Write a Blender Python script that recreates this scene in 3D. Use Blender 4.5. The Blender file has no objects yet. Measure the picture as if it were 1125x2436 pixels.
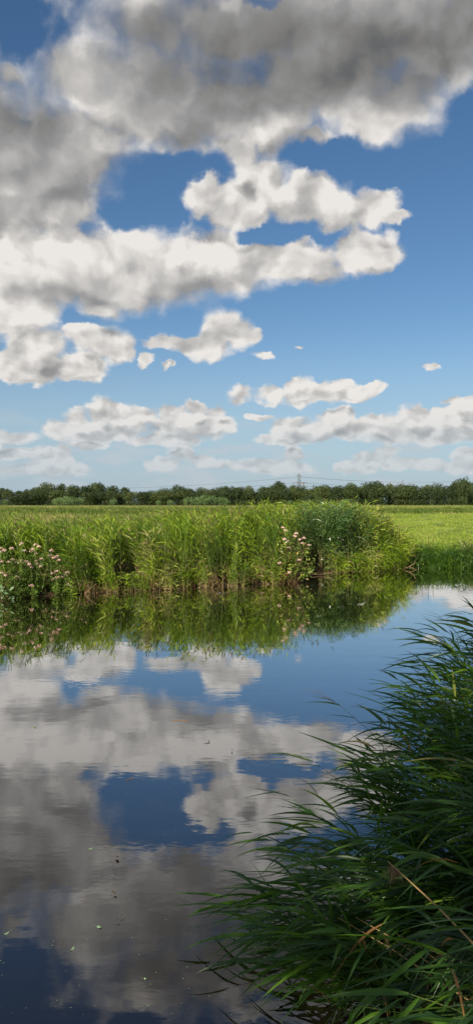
import bpy, math, random
import numpy as np
from mathutils import Vector, Matrix
R = math.radians
scene = bpy.context.scene
col = scene.collection

# ------------------------------------------------------------------ camera
FPX = 1700.0            # focal length in pixels of the 1125 x 2436 photograph
HORIZON = 1197.0        # the row of the horizon
CAM_H = 2.5             # metres above the water
cam_data = bpy.data.cameras.new('camera')
cam = bpy.data.objects.new('camera', cam_data)
col.objects.link(cam)
cam.location = (0, 0, CAM_H)
cam.rotation_euler = (R(90) - math.atan((1218 - HORIZON) / FPX), 0, 0)
cam_data.sensor_fit = 'VERTICAL'
cam_data.sensor_height = 36.0
cam_data.lens = 36.0 * FPX / 2436.0
cam_data.clip_start = 0.05
cam_data.clip_end = 20000
scene.camera = cam

# ------------------------------------------------------------------ render settings
scene.render.engine = 'CYCLES'
scene.view_settings.view_transform = 'Standard'
scene.view_settings.look = 'None'
scene.view_settings.exposure = 0.6
scene.view_settings.gamma = 1.0
cy = scene.cycles
cy.use_denoising = True
cy.max_bounces = 8
cy.transparent_max_bounces = 8
cy.sample_clamp_indirect = 6.0

# ------------------------------------------------------------------ sun
SUN_EL, SUN_AZ = R(31), R(210)        # azimuth clockwise from +Y: behind the camera, to its left
sd = Vector((math.sin(SUN_AZ) * math.cos(SUN_EL), math.cos(SUN_AZ) * math.cos(SUN_EL), math.sin(SUN_EL)))
sun_data = bpy.data.lights.new('sun', 'SUN')
sun_data.energy = 5.0
sun_data.angle = R(0.5)
sun_data.color = (1.0, 0.90, 0.74)
sun = bpy.data.objects.new('sun', sun_data)
sun.rotation_euler = (-sd).to_track_quat('-Z', 'Y').to_euler()
col.objects.link(sun)

# ------------------------------------------------------------------ node helpers
class NT:
    """small helper for writing node trees as expressions"""
    def __init__(s, nt): s.nt = nt; s.n = nt.nodes; s.l = nt.links
    def put(s, sock, v):
        if v is None: return
        if isinstance(v, bpy.types.NodeSocket): s.l.new(v, sock)
        else: sock.default_value = v
    def m(s, op, a, b=None, c=None, clamp=False):
        n = s.n.new('ShaderNodeMath'); n.operation = op; n.use_clamp = clamp
        s.put(n.inputs[0], a); s.put(n.inputs[1], b); s.put(n.inputs[2], c)
        return n.outputs[0]
    def v(s, op, a, b=None, scale=None):
        n = s.n.new('ShaderNodeVectorMath'); n.operation = op
        s.put(n.inputs[0], a); s.put(n.inputs[1], b)
        if scale is not None: s.put(n.inputs['Scale'], scale)
        return n.outputs['Value' if op in ('LENGTH', 'DOT_PRODUCT', 'DISTANCE') else 'Vector']
    def xyz(s, x, y, z=0.0):
        n = s.n.new('ShaderNodeCombineXYZ')
        s.put(n.inputs[0], x); s.put(n.inputs[1], y); s.put(n.inputs[2], z); return n.outputs[0]
    def sep(s, v):
        n = s.n.new('ShaderNodeSeparateXYZ'); s.put(n.inputs[0], v); return n.outputs
    def ss(s, x, lo, hi, a=0.0, b=1.0, kind='SMOOTHSTEP'):
        n = s.n.new('ShaderNodeMapRange'); n.interpolation_type = kind
        for k, q in zip(('Value', 'From Min', 'From Max', 'To Min', 'To Max'), (x, lo, hi, a, b)): s.put(n.inputs[k], q)
        return n.outputs[0]
    def noise(s, vec, scale, detail=2.0, rough=0.5, dist=0.0, dims='3D', lac=2.0, out='Fac', w=None):
        n = s.n.new('ShaderNodeTexNoise'); n.noise_dimensions = dims
        if vec is not None: s.put(n.inputs['Vector'], vec)
        if w is not None: s.put(n.inputs['W'], w)
        s.put(n.inputs['Scale'], scale); s.put(n.inputs['Detail'], detail)
        s.put(n.inputs['Roughness'], rough); s.put(n.inputs['Distortion'], dist); s.put(n.inputs['Lacunarity'], lac)
        return n.outputs[out]
    def mix(s, f, a, b, blend='MIX'):
        n = s.n.new('ShaderNodeMix'); n.data_type = 'RGBA'; n.blend_type = blend
        s.put(n.inputs['Factor'], f)
        for k, q in ((6, a), (7, b)):
            if isinstance(q, tuple) and len(q) == 3: q = q + (1.0,)
            s.put(n.inputs[k], q)
        return n.outputs[2]
    def ramp(s, f, stops):
        n = s.n.new('ShaderNodeValToRGB'); s.put(n.inputs[0], f)
        e = n.color_ramp.elements
        while len(e) > 1: e.remove(e[-1])
        e[0].position = stops[0][0]; e[0].color = tuple(stops[0][1]) + (1,)
        for p, c in stops[1:]:
            q = e.new(p); q.color = tuple(c) + (1,)
        return n.outputs[0]

# ------------------------------------------------------------------ sky: Nishita sky and a layer of cumulus in the world
def ang(px, py):
    """direction in the sky (azimuth, elevation) of a point of the photograph"""
    x, z = (px - 562.5) / FPX, (HORIZON - py) / FPX
    return math.atan(x), math.atan(z / math.sqrt(1 + x * x))
def blob(px, py, rx, ry):
    a, e = ang(px, py); a1, _ = ang(px + rx, py); a0, _ = ang(px - rx, py)
    _, e1 = ang(px, py - ry); _, e0 = ang(px, py + ry)
    return (a0 + a1) / 2, (e0 + e1) / 2, abs(a1 - a0) / 2, abs(e1 - e0) / 2

CLOUDS = [  # centre x, y and radii of the cumulus heads, in photograph pixels
 # the great grey cloud
 (560,60,440,130),(900,60,330,190),(1150,60,220,175),(420,230,330,190),(125,380,240,200),(40,480,175,110),(600,230,240,150),
 (760,200,300,130),(950,230,130,110),(890,285,110,55),(620,330,120,75),(200,190,130,115),(20,180,48,38),(-60,350,260,240),(115,505,110,80),(330,318,120,66),(545,365,60,40),
 (560,370,60,60),(740,345,60,28),
 # middle cloud
 (490,480,85,48),(620,450,75,70),(560,500,110,55),(740,490,110,62),(830,515,100,48),(890,500,62,48),(940,522,36,16),
 # lower bank
 (-10,650,190,140),(90,640,150,100),(200,650,150,95),(330,650,130,92),(440,630,120,92),(520,605,70,66),(560,660,110,52),(300,700,180,55),
 (620,615,80,48),(710,620,110,58),(760,650,60,30),(850,605,90,58),(900,610,66,52),(30,740,120,70),(240,735,60,34),
 # left lower
 (90,825,75,48),(60,870,130,36),(190,870,65,36),(240,812,78,38),(190,790,40,28),(285,835,42,26),
 # middle small
 (525,785,50,48),(560,800,48,34),(500,830,55,36),(450,825,45,22),(385,815,48,17),(600,803,28,14),(345,858,20,22),(400,866,16,9),(628,841,27,11),(714,831,12,6),(1024,873,27,10),
 # first row over the horizon
 (572,941,30,20),(640,938,40,20),(708,918,36,30),(750,938,80,24),(805,916,40,24),(830,930,60,22),(880,924,38,14),
 # second row
 (140,1022,42,24),(180,1000,34,28),(240,980,38,28),(290,985,42,30),(340,990,44,28),(230,1022,110,24),(410,980,40,22),(470,968,30,17),(515,975,26,18),(420,1010,90,32),(500,1012,56,36),(400,1046,90,17),(210,1057,42,11),(-10,1040,90,18),(60,1035,50,14),
 (690,1014,48,26),(680,1044,70,13),(750,1025,60,24),(800,994,46,24),(830,1022,60,24),(900,1010,54,28),(940,1030,80,26),(990,988,50,26),(1040,995,40,26),(1100,985,46,26),(1060,1028,80,24),(1150,1010,80,42),(1090,957,38,10),(615,988,30,8),
 # far rows
 (30,1078,110,16),(150,1095,28,30),(190,1118,22,16),(100,1116,110,22),(430,1085,32,20),(395,1105,45,18),(480,1100,40,20),(560,1108,60,16),(620,1104,40,16),(700,1082,26,24),(660,1112,90,18),
 (850,1112,50,16),(870,1090,32,14),(915,1082,32,18),(950,1105,60,16),(1010,1108,60,16),(1110,1084,44,20),(1120,1110,80,18),
]
SHADE = [  # grey patches (+) and sunlit patches (-) of the great cloud
 (880,120,360,120,1.0),(560,110,240,110,0.95),(380,120,110,110,0.75),(40,380,190,170,1.0),(180,420,170,110,0.75),(600,210,230,90,0.8),(120,490,160,80,0.9),(1080,70,200,110,0.9),(400,280,120,90,0.5),
 (190,690,240,62,0.50),(410,685,230,46,0.40),(700,605,130,40,0.42),(560,520,110,34,0.22),(790,535,90,26,0.25),(130,880,150,26,0.35),(330,1015,190,24,0.25),(880,1035,210,20,0.30),(430,818,50,26,0.45),
]
GAPS = [  # openings where the blue shows between the clouds
 (350,475,105,70,1.0),(420,410,80,34,0.9),(290,530,50,36,0.7),(655,566,85,14,1.0),(215,757,70,16,0.8),(740,375,90,34,0.6),(1100,300,60,80,0.8),(60,60,60,70,0.7),(620,18,40,22,0.8),
]
LIGHT = [
 (200,210,140,120,0.9),(290,150,70,70,0.5),(20,175,50,40,1.0),(555,10,50,26,1.0),(900,290,140,55,1.0),(630,335,140,70,0.9),(1060,200,60,50,0.8),(330,380,110,50,0.5),(180,520,90,40,0.4),(100,745,160,50,0.7),(60,620,170,70,0.8),(450,590,150,40,0.6),
]
world = bpy.data.worlds.new('World'); scene.world = world; world.use_nodes = True
W = NT(world.node_tree); W.n.clear()

fg = bpy.data.node_groups.new('cumulus_field', 'ShaderNodeTree')
fg.interface.new_socket('P', in_out='INPUT', socket_type='NodeSocketVector')
fg.interface.new_socket('Field', in_out='OUTPUT', socket_type='NodeSocketFloat')
G = NT(fg); gi = G.n.new('NodeGroupInput'); go = G.n.new('NodeGroupOutput')
acc = None
for b in CLOUDS:
    a, e, ra, re = blob(*b)
    d = G.v('MULTIPLY', G.v('SUBTRACT', gi.outputs[0], (a, e, 0)), (1 / ra, 1 / re, 0))
    l = G.v('LENGTH', d)
    acc = l if acc is None else G.m('SMOOTH_MIN', acc, l, 0.25)
G.put(go.inputs[0], G.m('SUBTRACT', 1.0, acc))
def field(p):
    n = W.n.new('ShaderNodeGroup'); n.node_tree = fg; W.put(n.inputs[0], p); return n.outputs[0]

tc = W.n.new('ShaderNodeTexCoord')
x, y, z = W.sep(tc.outputs['Generated'])
za = W.m('ABSOLUTE', z)
az = W.m('ARCTAN2', x, y)
el = W.m('ARCSINE', za)
sc_ = W.m('ADD', el, 0.13)                                   # clouds get smaller towards the horizon
band = W.ss(el, 0.12, 0.34)
qa = W.xyz(W.m('MULTIPLY', az, 5.6), W.m('MULTIPLY', el, 7.4), 0.0)
qb = W.xyz(W.m('MULTIPLY', az, 2.3), W.m('MULTIPLY', el, 2.6), 5.0)
def lnoise(off, scale, detail, rough, out='Fac'):
    """one noise with fine grain low in the sky and coarse grain high in it"""
    na = W.noise(W.v('ADD', qa, off), scale, detail, rough, out=out)
    nb_ = W.noise(W.v('ADD', qb, off), scale, detail, rough, out=out)
    if out == 'Color':
        return W.mix(band, na, nb_)
    return W.ss(band, 0, 1, na, nb_, 'LINEAR')
w1 = W.v('SUBTRACT', lnoise((0, 0, 0), 3.0, 5, 0.5, out='Color'), (0.5, 0.5, 0.5))
w2 = W.v('SUBTRACT', lnoise((0, 0, 9), 11.0, 5, 0.6, out='Color'), (0.5, 0.5, 0.5))
warp = W.v('ADD', W.v('SCALE', w1, scale=0.12), W.v('SCALE', w2, scale=0.06))
p0 = W.xyz(az, el, 0)
p1 = W.v('ADD', p0, W.v('SCALE', warp, scale=sc_))
F0 = field(p1)
up = W.v('SCALE', (-0.035, 0.085, 0), scale=sc_)
F1 = field(W.v('ADD', p1, up))
# clouds outside the part of the sky that the photograph shows
nb = W.noise(W.v('ADD', qb, (7.3, 2.1, 4.0)), 0.9, 6, 0.55)
outside = W.ss(W.m('ABSOLUTE', az), 0.42, 0.75)
high = W.ss(el, 0.66, 0.9)
outm = W.m('MAXIMUM', outside, high)
Fo = W.m('MULTIPLY', W.m('SUBTRACT', nb, 0.5), 5.0)
F = W.m('ADD', W.m('MULTIPLY', F0, W.m('SUBTRACT', 1.0, outm)), W.m('MULTIPLY', Fo, outm))
# billows: two copies of one noise, the second moved towards the sun
b0 = lnoise((0, 0, 3), 5.0, 7, 0.60)
b1 = lnoise((-0.035, 0.06, 3), 5.0, 3, 0.5)
relief = W.m('SUBTRACT', lnoise((0, 0, 3), 5.0, 3, 0.5), b1)
def puffs(off, sa, sb):
    """rounded cauliflower heads: smooth cells, fine low in the sky and coarse high in it"""
    o_ = []
    for q_, s_ in ((qa, sa), (qb, sb)):
        n = W.n.new('ShaderNodeTexVoronoi'); n.voronoi_dimensions = '2D'; n.feature = 'SMOOTH_F1'
        W.put(n.inputs['Vector'], W.v('ADD', W.v('ADD', q_, off), W.v('SCALE', warp, scale=1.6))); W.put(n.inputs['Scale'], s_); W.put(n.inputs['Smoothness'], 0.35)
        W.put(n.inputs['Detail'], 1.6); W.put(n.inputs['Roughness'], 0.5)
        o_.append(n.outputs['Distance'])
    return W.m('SUBTRACT', 1.0, W.ss(band, 0, 1, o_[0], o_[1], 'LINEAR'))
c0 = puffs((0, 0, 0), 4.4, 7.5)
c1 = puffs((-0.035, 0.055, 0), 4.4, 7.5)
relief2 = W.m('SUBTRACT', c0, c1)
def patches(lst, p, k=1.0):
    acc = None
    for px, py, rx, ry, wt in lst:
        a, e, ra, re = blob(px, py, rx * 1.3, ry * 1.3)
        d = W.v('MULTIPLY', W.v('SUBTRACT', p, (a, e, 0)), (1 / ra, 1 / re, 0))
        v = W.m('MULTIPLY', W.ss(W.v('LENGTH', d), 1.0, 0.15), wt)
        acc = v if acc is None else W.m('MAXIMUM', acc, v)
    return acc
big = W.ss(el, 0.40, 0.52)
gap = patches(GAPS, p1)
Fe = W.m('ADD', W.m('ADD', W.m('SUBTRACT', F, W.m('MULTIPLY', gap, 0.48)), W.m('SUBTRACT', W.m('SUBTRACT', W.ss(el, 0.06, 0.16, 0.28, 0.20), W.ss(el, 0.2, 0.36, 0.0, 0.08)), W.m('MULTIPLY', big, 0.04))), W.m('ADD', W.m('MULTIPLY', W.m('SUBTRACT', b0, 0.5), 0.52), W.m('MULTIPLY', W.m('SUBTRACT', c0, 0.50), W.m('SUBTRACT', 0.50, W.m('MULTIPLY', big, 0.15)))))
lowside = W.ss(W.m('SUBTRACT', F1, F0), -0.10, 0.50)                # 0 on the tops of the heads, 1 underneath
wisp = W.ss(lnoise((4, 4, 7), 2.5, 4, 0.55), 0.42, 0.68)
soft = W.m('ADD', W.m('ADD', 0.24, W.m('MULTIPLY', W.m('ADD', W.m('MULTIPLY', lowside, 0.5), 0.5), W.m('MULTIPLY', wisp, 0.9))), W.m('ADD', W.m('MULTIPLY', big, 0.22), W.m('MULTIPLY', gap, 0.7)))
cov = W.ss(Fe, W.m('SUBTRACT', W.m('MULTIPLY', big, -0.04), 0.10), soft)
p2 = W.v('ADD', p0, W.v('SCALE', w1, scale=W.m('MULTIPLY', sc_, 0.22)))
dark = patches(SHADE, p2)
lite = patches(LIGHT, p2)
under = W.m('MULTIPLY', W.m('MULTIPLY', lowside, W.ss(F0, -0.1, 0.45)), W.m('SUBTRACT', 1.0, W.m('MULTIPLY', big, 0.8)))          # lower sides of the heads
b = W.m('SUBTRACT', 0.91, W.m('MULTIPLY', under, 0.26))
b = W.m('SUBTRACT', b, W.m('MULTIPLY', dark, 0.34))
b = W.m('SUBTRACT', b, W.m('MULTIPLY', W.m('MULTIPLY', big, W.ss(F, 0.0, 0.6)), 0.34))
b = W.m('ADD', b, W.m('MULTIPLY', lite, 0.16))
b = W.m('ADD', b, W.m('MULTIPLY', relief, W.m('SUBTRACT', 0.55, W.m('MULTIPLY', dark, 0.30))))
b = W.m('ADD', b, W.m('MULTIPLY', relief2, W.m('SUBTRACT', 0.42, W.m('MULTIPLY', W.m('MAXIMUM', dark, big), 0.24))))
b = W.m('MINIMUM', W.m('MAXIMUM', b, 0.12), 0.98)
ccol = W.ramp(b, [(0.0, (0.07, 0.078, 0.088)), (0.25, (0.20, 0.195, 0.185)), (0.5, (0.32, 0.315, 0.31)), (0.75, (0.55, 0.53, 0.505)), (1.0, (0.88, 0.845, 0.80))])
far = W.ss(el, 0.015, 0.17)
ccol = W.mix(W.m('ADD', W.m('MULTIPLY', far, 0.6), 0.4), (0.46, 0.53, 0.60), ccol)
# thin veil: a little blue shows through thin edges; far clouds lose contrast in the air
cov = W.m('MULTIPLY', cov, W.ss(el, 0.0, 0.11, 0.62, 0.97, 'LINEAR'))
sky = W.n.new('ShaderNodeTexSky'); sky.sky_type = 'NISHITA'; sky.sun_disc = False
sky.sun_elevation = SUN_EL; sky.sun_rotation = SUN_AZ; sky.altitude = 0; sky.air_density = 1.0; sky.dust_density = 0.6; sky.ozone_density = 2.0
SKY_K = 0.10
hs = W.n.new('ShaderNodeHueSaturation'); W.put(hs.inputs['Color'], sky.outputs[0]); hs.inputs['Saturation'].default_value = 1.2
blue = W.v('SCALE', hs.outputs[0], scale=SKY_K)
hz = W.ss(el, 0.0, 0.26, 0.80, 0.0)
blue = W.mix(hz, blue, (0.36, 0.49, 0.62))
veil = W.noise(W.xyz(W.m('MULTIPLY', az, 9.0), W.m('MULTIPLY', el, 30.0), 2.0), 1.0, 6, 0.6)
veil = W.m('MULTIPLY', W.ss(veil, 0.47, 0.62), W.m('MULTIPLY', W.ss(el, 0.0, 0.012), W.ss(el, 0.15, 0.06)))
blue = W.mix(W.m('MULTIPLY', veil, 0.6), blue, (0.52, 0.57, 0.62))
skycol = W.mix(cov, blue, ccol)
bg = W.n.new('ShaderNodeBackground'); W.put(bg.inputs[0], skycol); bg.inputs[1].default_value = 0.66
wo = W.n.new('ShaderNodeOutputWorld'); W.l.new(bg.outputs[0], wo.inputs[0])
world.cycles.sampling_method = 'MANUAL'
world.cycles.sample_map_resolution = 512

# ------------------------------------------------------------------ materials
def new_mat(name):
    m = bpy.data.materials.new(name); m.use_nodes = True
    t = NT(m.node_tree); t.n.clear()
    out = t.n.new('ShaderNodeOutputMaterial')
    return m, t, out
def pbsdf(t, colr, rough=0.6, spec=0.5, normal=None, **kw):
    p = t.n.new('ShaderNodeBsdfPrincipled')
    if isinstance(colr, tuple): colr = colr + (1.0,)
    t.put(p.inputs['Base Color'], colr); t.put(p.inputs['Roughness'], rough)
    t.put(p.inputs['Specular IOR Level'], spec)
    if normal is not None: t.put(p.inputs['Normal'], normal)
    for k, v in kw.items(): t.put(p.inputs[k], v)
    return p.outputs[0]
def attr(t, name):
    a = t.n.new('ShaderNodeAttribute'); a.attribute_name = name; return a.outputs['Fac']
def leaf_mat(name, stops, transl=0.35, rough=0.45, spec=0.5, tcol=(0.22, 0.36, 0.03), nscale=0.6):
    """blade material: the colour runs through stops by each blade's own 'tone'; light passes through the blade"""
    m, t, out = new_mat(name)
    tone = attr(t, 'tone')
    g = t.n.new('ShaderNodeNewGeometry')
    n = t.noise(g.outputs['Position'], nscale, 3)
    f = t.m('ADD', tone, t.m('MULTIPLY', t.m('SUBTRACT', n, 0.5), 0.35), clamp=True)
    c = t.ramp(f, stops)
    a = pbsdf(t, c, rough, spec)
    tr = t.n.new('ShaderNodeBsdfTranslucent')
    t.put(tr.inputs[0], t.mix(0.55, c, tcol))
    mx = t.n.new('ShaderNodeMixShader'); t.put(mx.inputs[0], transl)
    t.l.new(a, mx.inputs[1]); t.l.new(tr.outputs[0], mx.inputs[2]); t.l.new(mx.outputs[0], out.inputs[0])
    return m
def plain_mat(name, c1, c2, scale=3.0, rough=0.7, spec=0.3, **kw):
    m, t, out = new_mat(name)
    g = t.n.new('ShaderNodeNewGeometry')
    n = t.noise(g.outputs['Position'], scale, 4, 0.6)
    c = t.mix(t.ss(n, 0.35, 0.65), c1, c2)
    t.l.new(pbsdf(t, c, rough, spec, **kw), out.inputs[0])
    return m

M = {}
M['reed'] = leaf_mat('reed_leaf', [(0.0, (0.030, 0.065, 0.008)), (0.35, (0.125, 0.22, 0.012)), (0.7, (0.27, 0.37, 0.022)), (0.86, (0.42, 0.45, 0.09)), (0.95, (0.30, 0.26, 0.11)), (1.0, (0.34, 0.27, 0.14))], 0.40, 0.5, 0.3, (0.26, 0.40, 0.02))
M['reed_blue'] = leaf_mat('reed_leaf_glossy', [(0.0, (0.02, 0.05, 0.014)), (0.5, (0.06, 0.125, 0.028)), (1.0, (0.19, 0.28, 0.08))], 0.25, 0.33, 0.7, (0.12, 0.28, 0.03))  # darker green: shade of the notch side put into the leaf colour
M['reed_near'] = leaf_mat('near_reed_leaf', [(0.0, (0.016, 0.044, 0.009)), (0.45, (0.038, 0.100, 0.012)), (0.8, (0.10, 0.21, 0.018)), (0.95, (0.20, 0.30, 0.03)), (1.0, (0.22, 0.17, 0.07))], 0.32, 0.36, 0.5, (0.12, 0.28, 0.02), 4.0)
M['stem'] = leaf_mat('reed_stem', [(0.0, (0.06, 0.11, 0.02)), (0.5, (0.12, 0.15, 0.04)), (1.0, (0.24, 0.17, 0.07))], 0.1)
M['straw'] = leaf_mat('dry_straw', [(0.0, (0.16, 0.085, 0.03)), (0.5, (0.27, 0.15, 0.05)), (1.0, (0.38, 0.26, 0.12))], 0.15, 0.6, 0.2, (0.3, 0.18, 0.06))
M['plume'] = leaf_mat('reed_plume', [(0.0, (0.12, 0.075, 0.045)), (1.0, (0.26, 0.18, 0.10))], 0.2, 0.8, 0.1, (0.3, 0.18, 0.1))
M['herb'] = leaf_mat('herb_leaf', [(0.0, (0.03, 0.07, 0.012)), (0.5, (0.10, 0.185, 0.022)), (1.0, (0.24, 0.33, 0.06))], 0.3)
M['shrub'] = leaf_mat('shrub_leaf', [(0.0, (0.035, 0.07, 0.012)), (0.5, (0.12, 0.18, 0.02)), (0.85, (0.32, 0.37, 0.07)), (1.0, (0.28, 0.13, 0.05))], 0.25, 0.35)
M['pale'] = leaf_mat('pale_leaf', [(0.0, (0.10, 0.18, 0.06)), (1.0, (0.30, 0.42, 0.26))], 0.2, 0.4)
M['pink'] = leaf_mat('pink_floret', [(0.0, (0.55, 0.34, 0.26)), (0.5, (0.78, 0.55, 0.46)), (1.0, (0.90, 0.74, 0.66))], 0.2, 0.7, 0.1, (0.7, 0.42, 0.34))
M['grass'] = leaf_mat('meadow_grass', [(0.0, (0.13, 0.19, 0.02)), (0.5, (0.25, 0.33, 0.05)), (1.0, (0.40, 0.43, 0.11))], 0.35, 0.6, 0.2, (0.42, 0.45, 0.04), 0.15)
M['rough'] = leaf_mat('rough_grass', [(0.0, (0.045, 0.085, 0.015)), (0.4, (0.15, 0.20, 0.035)), (0.7, (0.28, 0.29, 0.08)), (0.9, (0.38, 0.32, 0.15)), (1.0, (0.34, 0.20, 0.11))], 0.35, 0.6, 0.2, (0.3, 0.36, 0.04), 0.12)
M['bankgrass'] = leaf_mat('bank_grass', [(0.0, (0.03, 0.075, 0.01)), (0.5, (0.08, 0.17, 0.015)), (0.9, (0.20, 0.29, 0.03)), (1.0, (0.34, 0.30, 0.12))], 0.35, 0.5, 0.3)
M['rush'] = leaf_mat('rush_blade', [(0.0, (0.08, 0.13, 0.03)), (1.0, (0.20, 0.27, 0.06))], 0.2)
M['wood'] = plain_mat('bark', (0.05, 0.035, 0.022), (0.11, 0.085, 0.06), 1.5)
M['twig'] = plain_mat('dead_wood', (0.10, 0.06, 0.03), (0.24, 0.16, 0.09), 12)
M['steel'] = plain_mat('galvanised_steel', (0.12, 0.14, 0.16), (0.17, 0.19, 0.21), 0.2, 0.5, 0.5)
M['wire'] = plain_mat('power_cable', (0.10, 0.12, 0.14), (0.14, 0.16, 0.18), 0.1, 0.5)
M['crane'] = plain_mat('crane_paint', (0.12, 0.08, 0.07), (0.18, 0.13, 0.11), 0.3, 0.5)
M['concrete'] = plain_mat('concrete', (0.16, 0.16, 0.16), (0.22, 0.22, 0.21), 0.5)
M['dock'] = plain_mat('dock_seed', (0.10, 0.045, 0.025), (0.22, 0.11, 0.06), 20)
M['mud'] = plain_mat('wet_mud', (0.02, 0.013, 0.008), (0.05, 0.035, 0.02), 5)

def crown_mat(name, dark, mid, light):
    m, t, out = new_mat(name)
    oi = t.n.new('ShaderNodeObjectInfo')
    tone = attr(t, 'tone')
    g = t.n.new('ShaderNodeNewGeometry')
    n = t.noise(g.outputs['Position'], 0.16, 3)
    f = t.m('ADD', t.m('MULTIPLY', tone, 0.5), t.m('MULTIPLY', t.m('ADD', t.m('SUBTRACT', n, 0.5), t.m('MULTIPLY', oi.outputs['Random'], 0.6)), 0.8), clamp=True)
    c = t.ramp(f, [(0.0, dark), (0.5, mid), (1.0, light)])
    a = pbsdf(t, c, 0.6, 0.25)
    tr = t.n.new('ShaderNodeBsdfTranslucent'); t.put(tr.inputs[0], c)
    mx = t.n.new('ShaderNodeMixShader'); t.put(mx.inputs[0], 0.22)
    t.l.new(a, mx.inputs[1]); t.l.new(tr.outputs[0], mx.inputs[2]); t.l.new(mx.outputs[0], out.inputs[0])
    return m
M['crown'] = crown_mat('tree_foliage', (0.018, 0.034, 0.012), (0.044, 0.068, 0.020), (0.105, 0.130, 0.034))
M['willow'] = crown_mat('willow_foliage', (0.07, 0.12, 0.045), (0.11, 0.18, 0.06), (0.17, 0.24, 0.08))

# ------------------------------------------------------------------ mesh building
rng = np.random.default_rng(7)
class MB:
    """collects quads and triangles with a per-face material and a tone, links them as ONE object"""
    def __init__(s): s.v = []; s.f = []; s.mi = []; s.t = []; s.nv = 0
    def add(s, v, f, tone=0.5, mi=0):
        """v (n,3); f (k,4) quads (a triangle repeats its last index as -1); tone scalar or (k,)"""
        v = np.asarray(v, float).reshape(-1, 3); f = np.asarray(f, int)
        s.v.append(v); s.f.append(np.where(f < 0, -1, f + s.nv)); s.nv += len(v)
        s.t.append(np.broadcast_to(np.asarray(tone, float), (len(f),)).copy())
        s.mi.append(np.full(len(f), mi))
    def build(s, name, mats, parent=None, smooth=False):
        me = bpy.data.meshes.new(name)
        v = np.concatenate(s.v); f = np.concatenate(s.f); t = np.concatenate(s.t); mi = np.concatenate(s.mi)
        n = np.where(f[:, 3] < 0, 3, 4)
        me.vertices.add(len(v)); me.vertices.foreach_set('co', v.astype(np.float32).ravel())
        idx = f.ravel(); idx = idx[idx >= 0]
        me.loops.add(len(idx)); me.loops.foreach_set('vertex_index', idx.astype(np.int32))
        me.polygons.add(len(f))
        st = np.concatenate([[0], np.cumsum(n)[:-1]])
        me.polygons.foreach_set('loop_start', st.astype(np.int32))
        me.polygons.foreach_set('material_index', mi.astype(np.int32))
        me.polygons.foreach_set('use_smooth', np.full(len(f), bool(smooth)))
        a = me.attributes.new('tone', 'FLOAT', 'FACE'); a.data.foreach_set('value', t.astype(np.float32))
        me.update(calc_edges=True)
        for m in (mats if isinstance(mats, (list, tuple)) else [mats]): me.materials.append(m)
        o = bpy.data.objects.new(name, me); col.objects.link(o)
        if parent is not None: o.parent = parent
        return o

def unit(a):
    return a / np.maximum(np.linalg.norm(a, axis=-1, keepdims=True), 1e-9)
def ribbons(mb, base, d, L, w, bend, tone, segs=4, roll=0.0, fold=0.0, mi=0, tip=0.0, grow=0.3):
    """blades: base (N,3), direction d (N,3), length, width, bend (N,3) added with t^2"""
    N = len(base)
    if N == 0: return
    base = np.asarray(base, float); d = unit(np.asarray(d, float)); L = np.broadcast_to(L, (N,)); w = np.broadcast_to(w, (N,))
    bend = np.broadcast_to(bend, (N, 3)); roll = np.broadcast_to(roll, (N,))
    t = np.linspace(0, 1, segs + 1)
    P = base[:, None] + L[:, None, None] * (d[:, None] * t[None, :, None] + bend[:, None] * (t ** 2)[None, :, None])
    T = unit(d[:, None] + 2 * bend[:, None] * t[None, :, None])
    up = np.array([0.03, 0.02, 1.0])
    S = unit(np.cross(T, up)); Nn = np.cross(S, T)
    c, s_ = np.cos(roll)[:, None, None], np.sin(roll)[:, None, None]
    S, Nn = S * c + Nn * s_, Nn * c - S * s_
    prof = np.minimum(1.0, grow + t * 3.5) * (1 - t ** 1.8) + tip * t
    half = 0.5 * w[:, None] * prof[None]
    if fold > 0:
        A = P - S * half[..., None] + Nn * (half * fold)[..., None]; B = P; C = P + S * half[..., None] + Nn * (half * fold)[..., None]
        V = np.stack([A, B, C], 2).reshape(-1, 3); k = 3
    else:
        V = np.stack([P - S * half[..., None], P + S * half[..., None]], 2).reshape(-1, 3); k = 2
    st = (np.arange(N) * (segs + 1) * k)[:, None] + (np.arange(segs) * k)[None]
    F = []
    for j in range(k - 1):
        F.append(np.stack([st + j, st + j + 1, st + j + 1 + k, st + j + k], -1))
    F = np.stack(F, 2).reshape(-1, 4)
    tn = np.repeat(np.broadcast_to(tone, (N,)), segs * (k - 1))
    mb.add(V, F, tn, mi)
def tube(mb, pts, r, tone=0.5, mi=0, sides=5, cap=True):
    pts = np.asarray(pts, float); n = len(pts); r = np.broadcast_to(r, (n,))
    T = unit(np.gradient(pts, axis=0)); ref = np.array([0.3, 0.9, 0.1]) if abs(T[0][2]) > 0.5 else np.array([0, 0, 1.0])
    A = unit(np.cross(T, ref)); B = np.cross(T, A)
    an = np.arange(sides) * 2 * math.pi / sides
    V = pts[:, None] + r[:, None, None] * (A[:, None] * np.cos(an)[None, :, None] + B[:, None] * np.sin(an)[None, :, None])
    i = np.arange(n - 1)[:, None] * sides; j = np.arange(sides)[None]; j2 = (j + 1) % sides
    F = np.stack([i + j, i + j2, i + sides + j2, i + sides + j], -1).reshape(-1, 4)
    mb.add(V.reshape(-1, 3), F, tone, mi)
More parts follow.
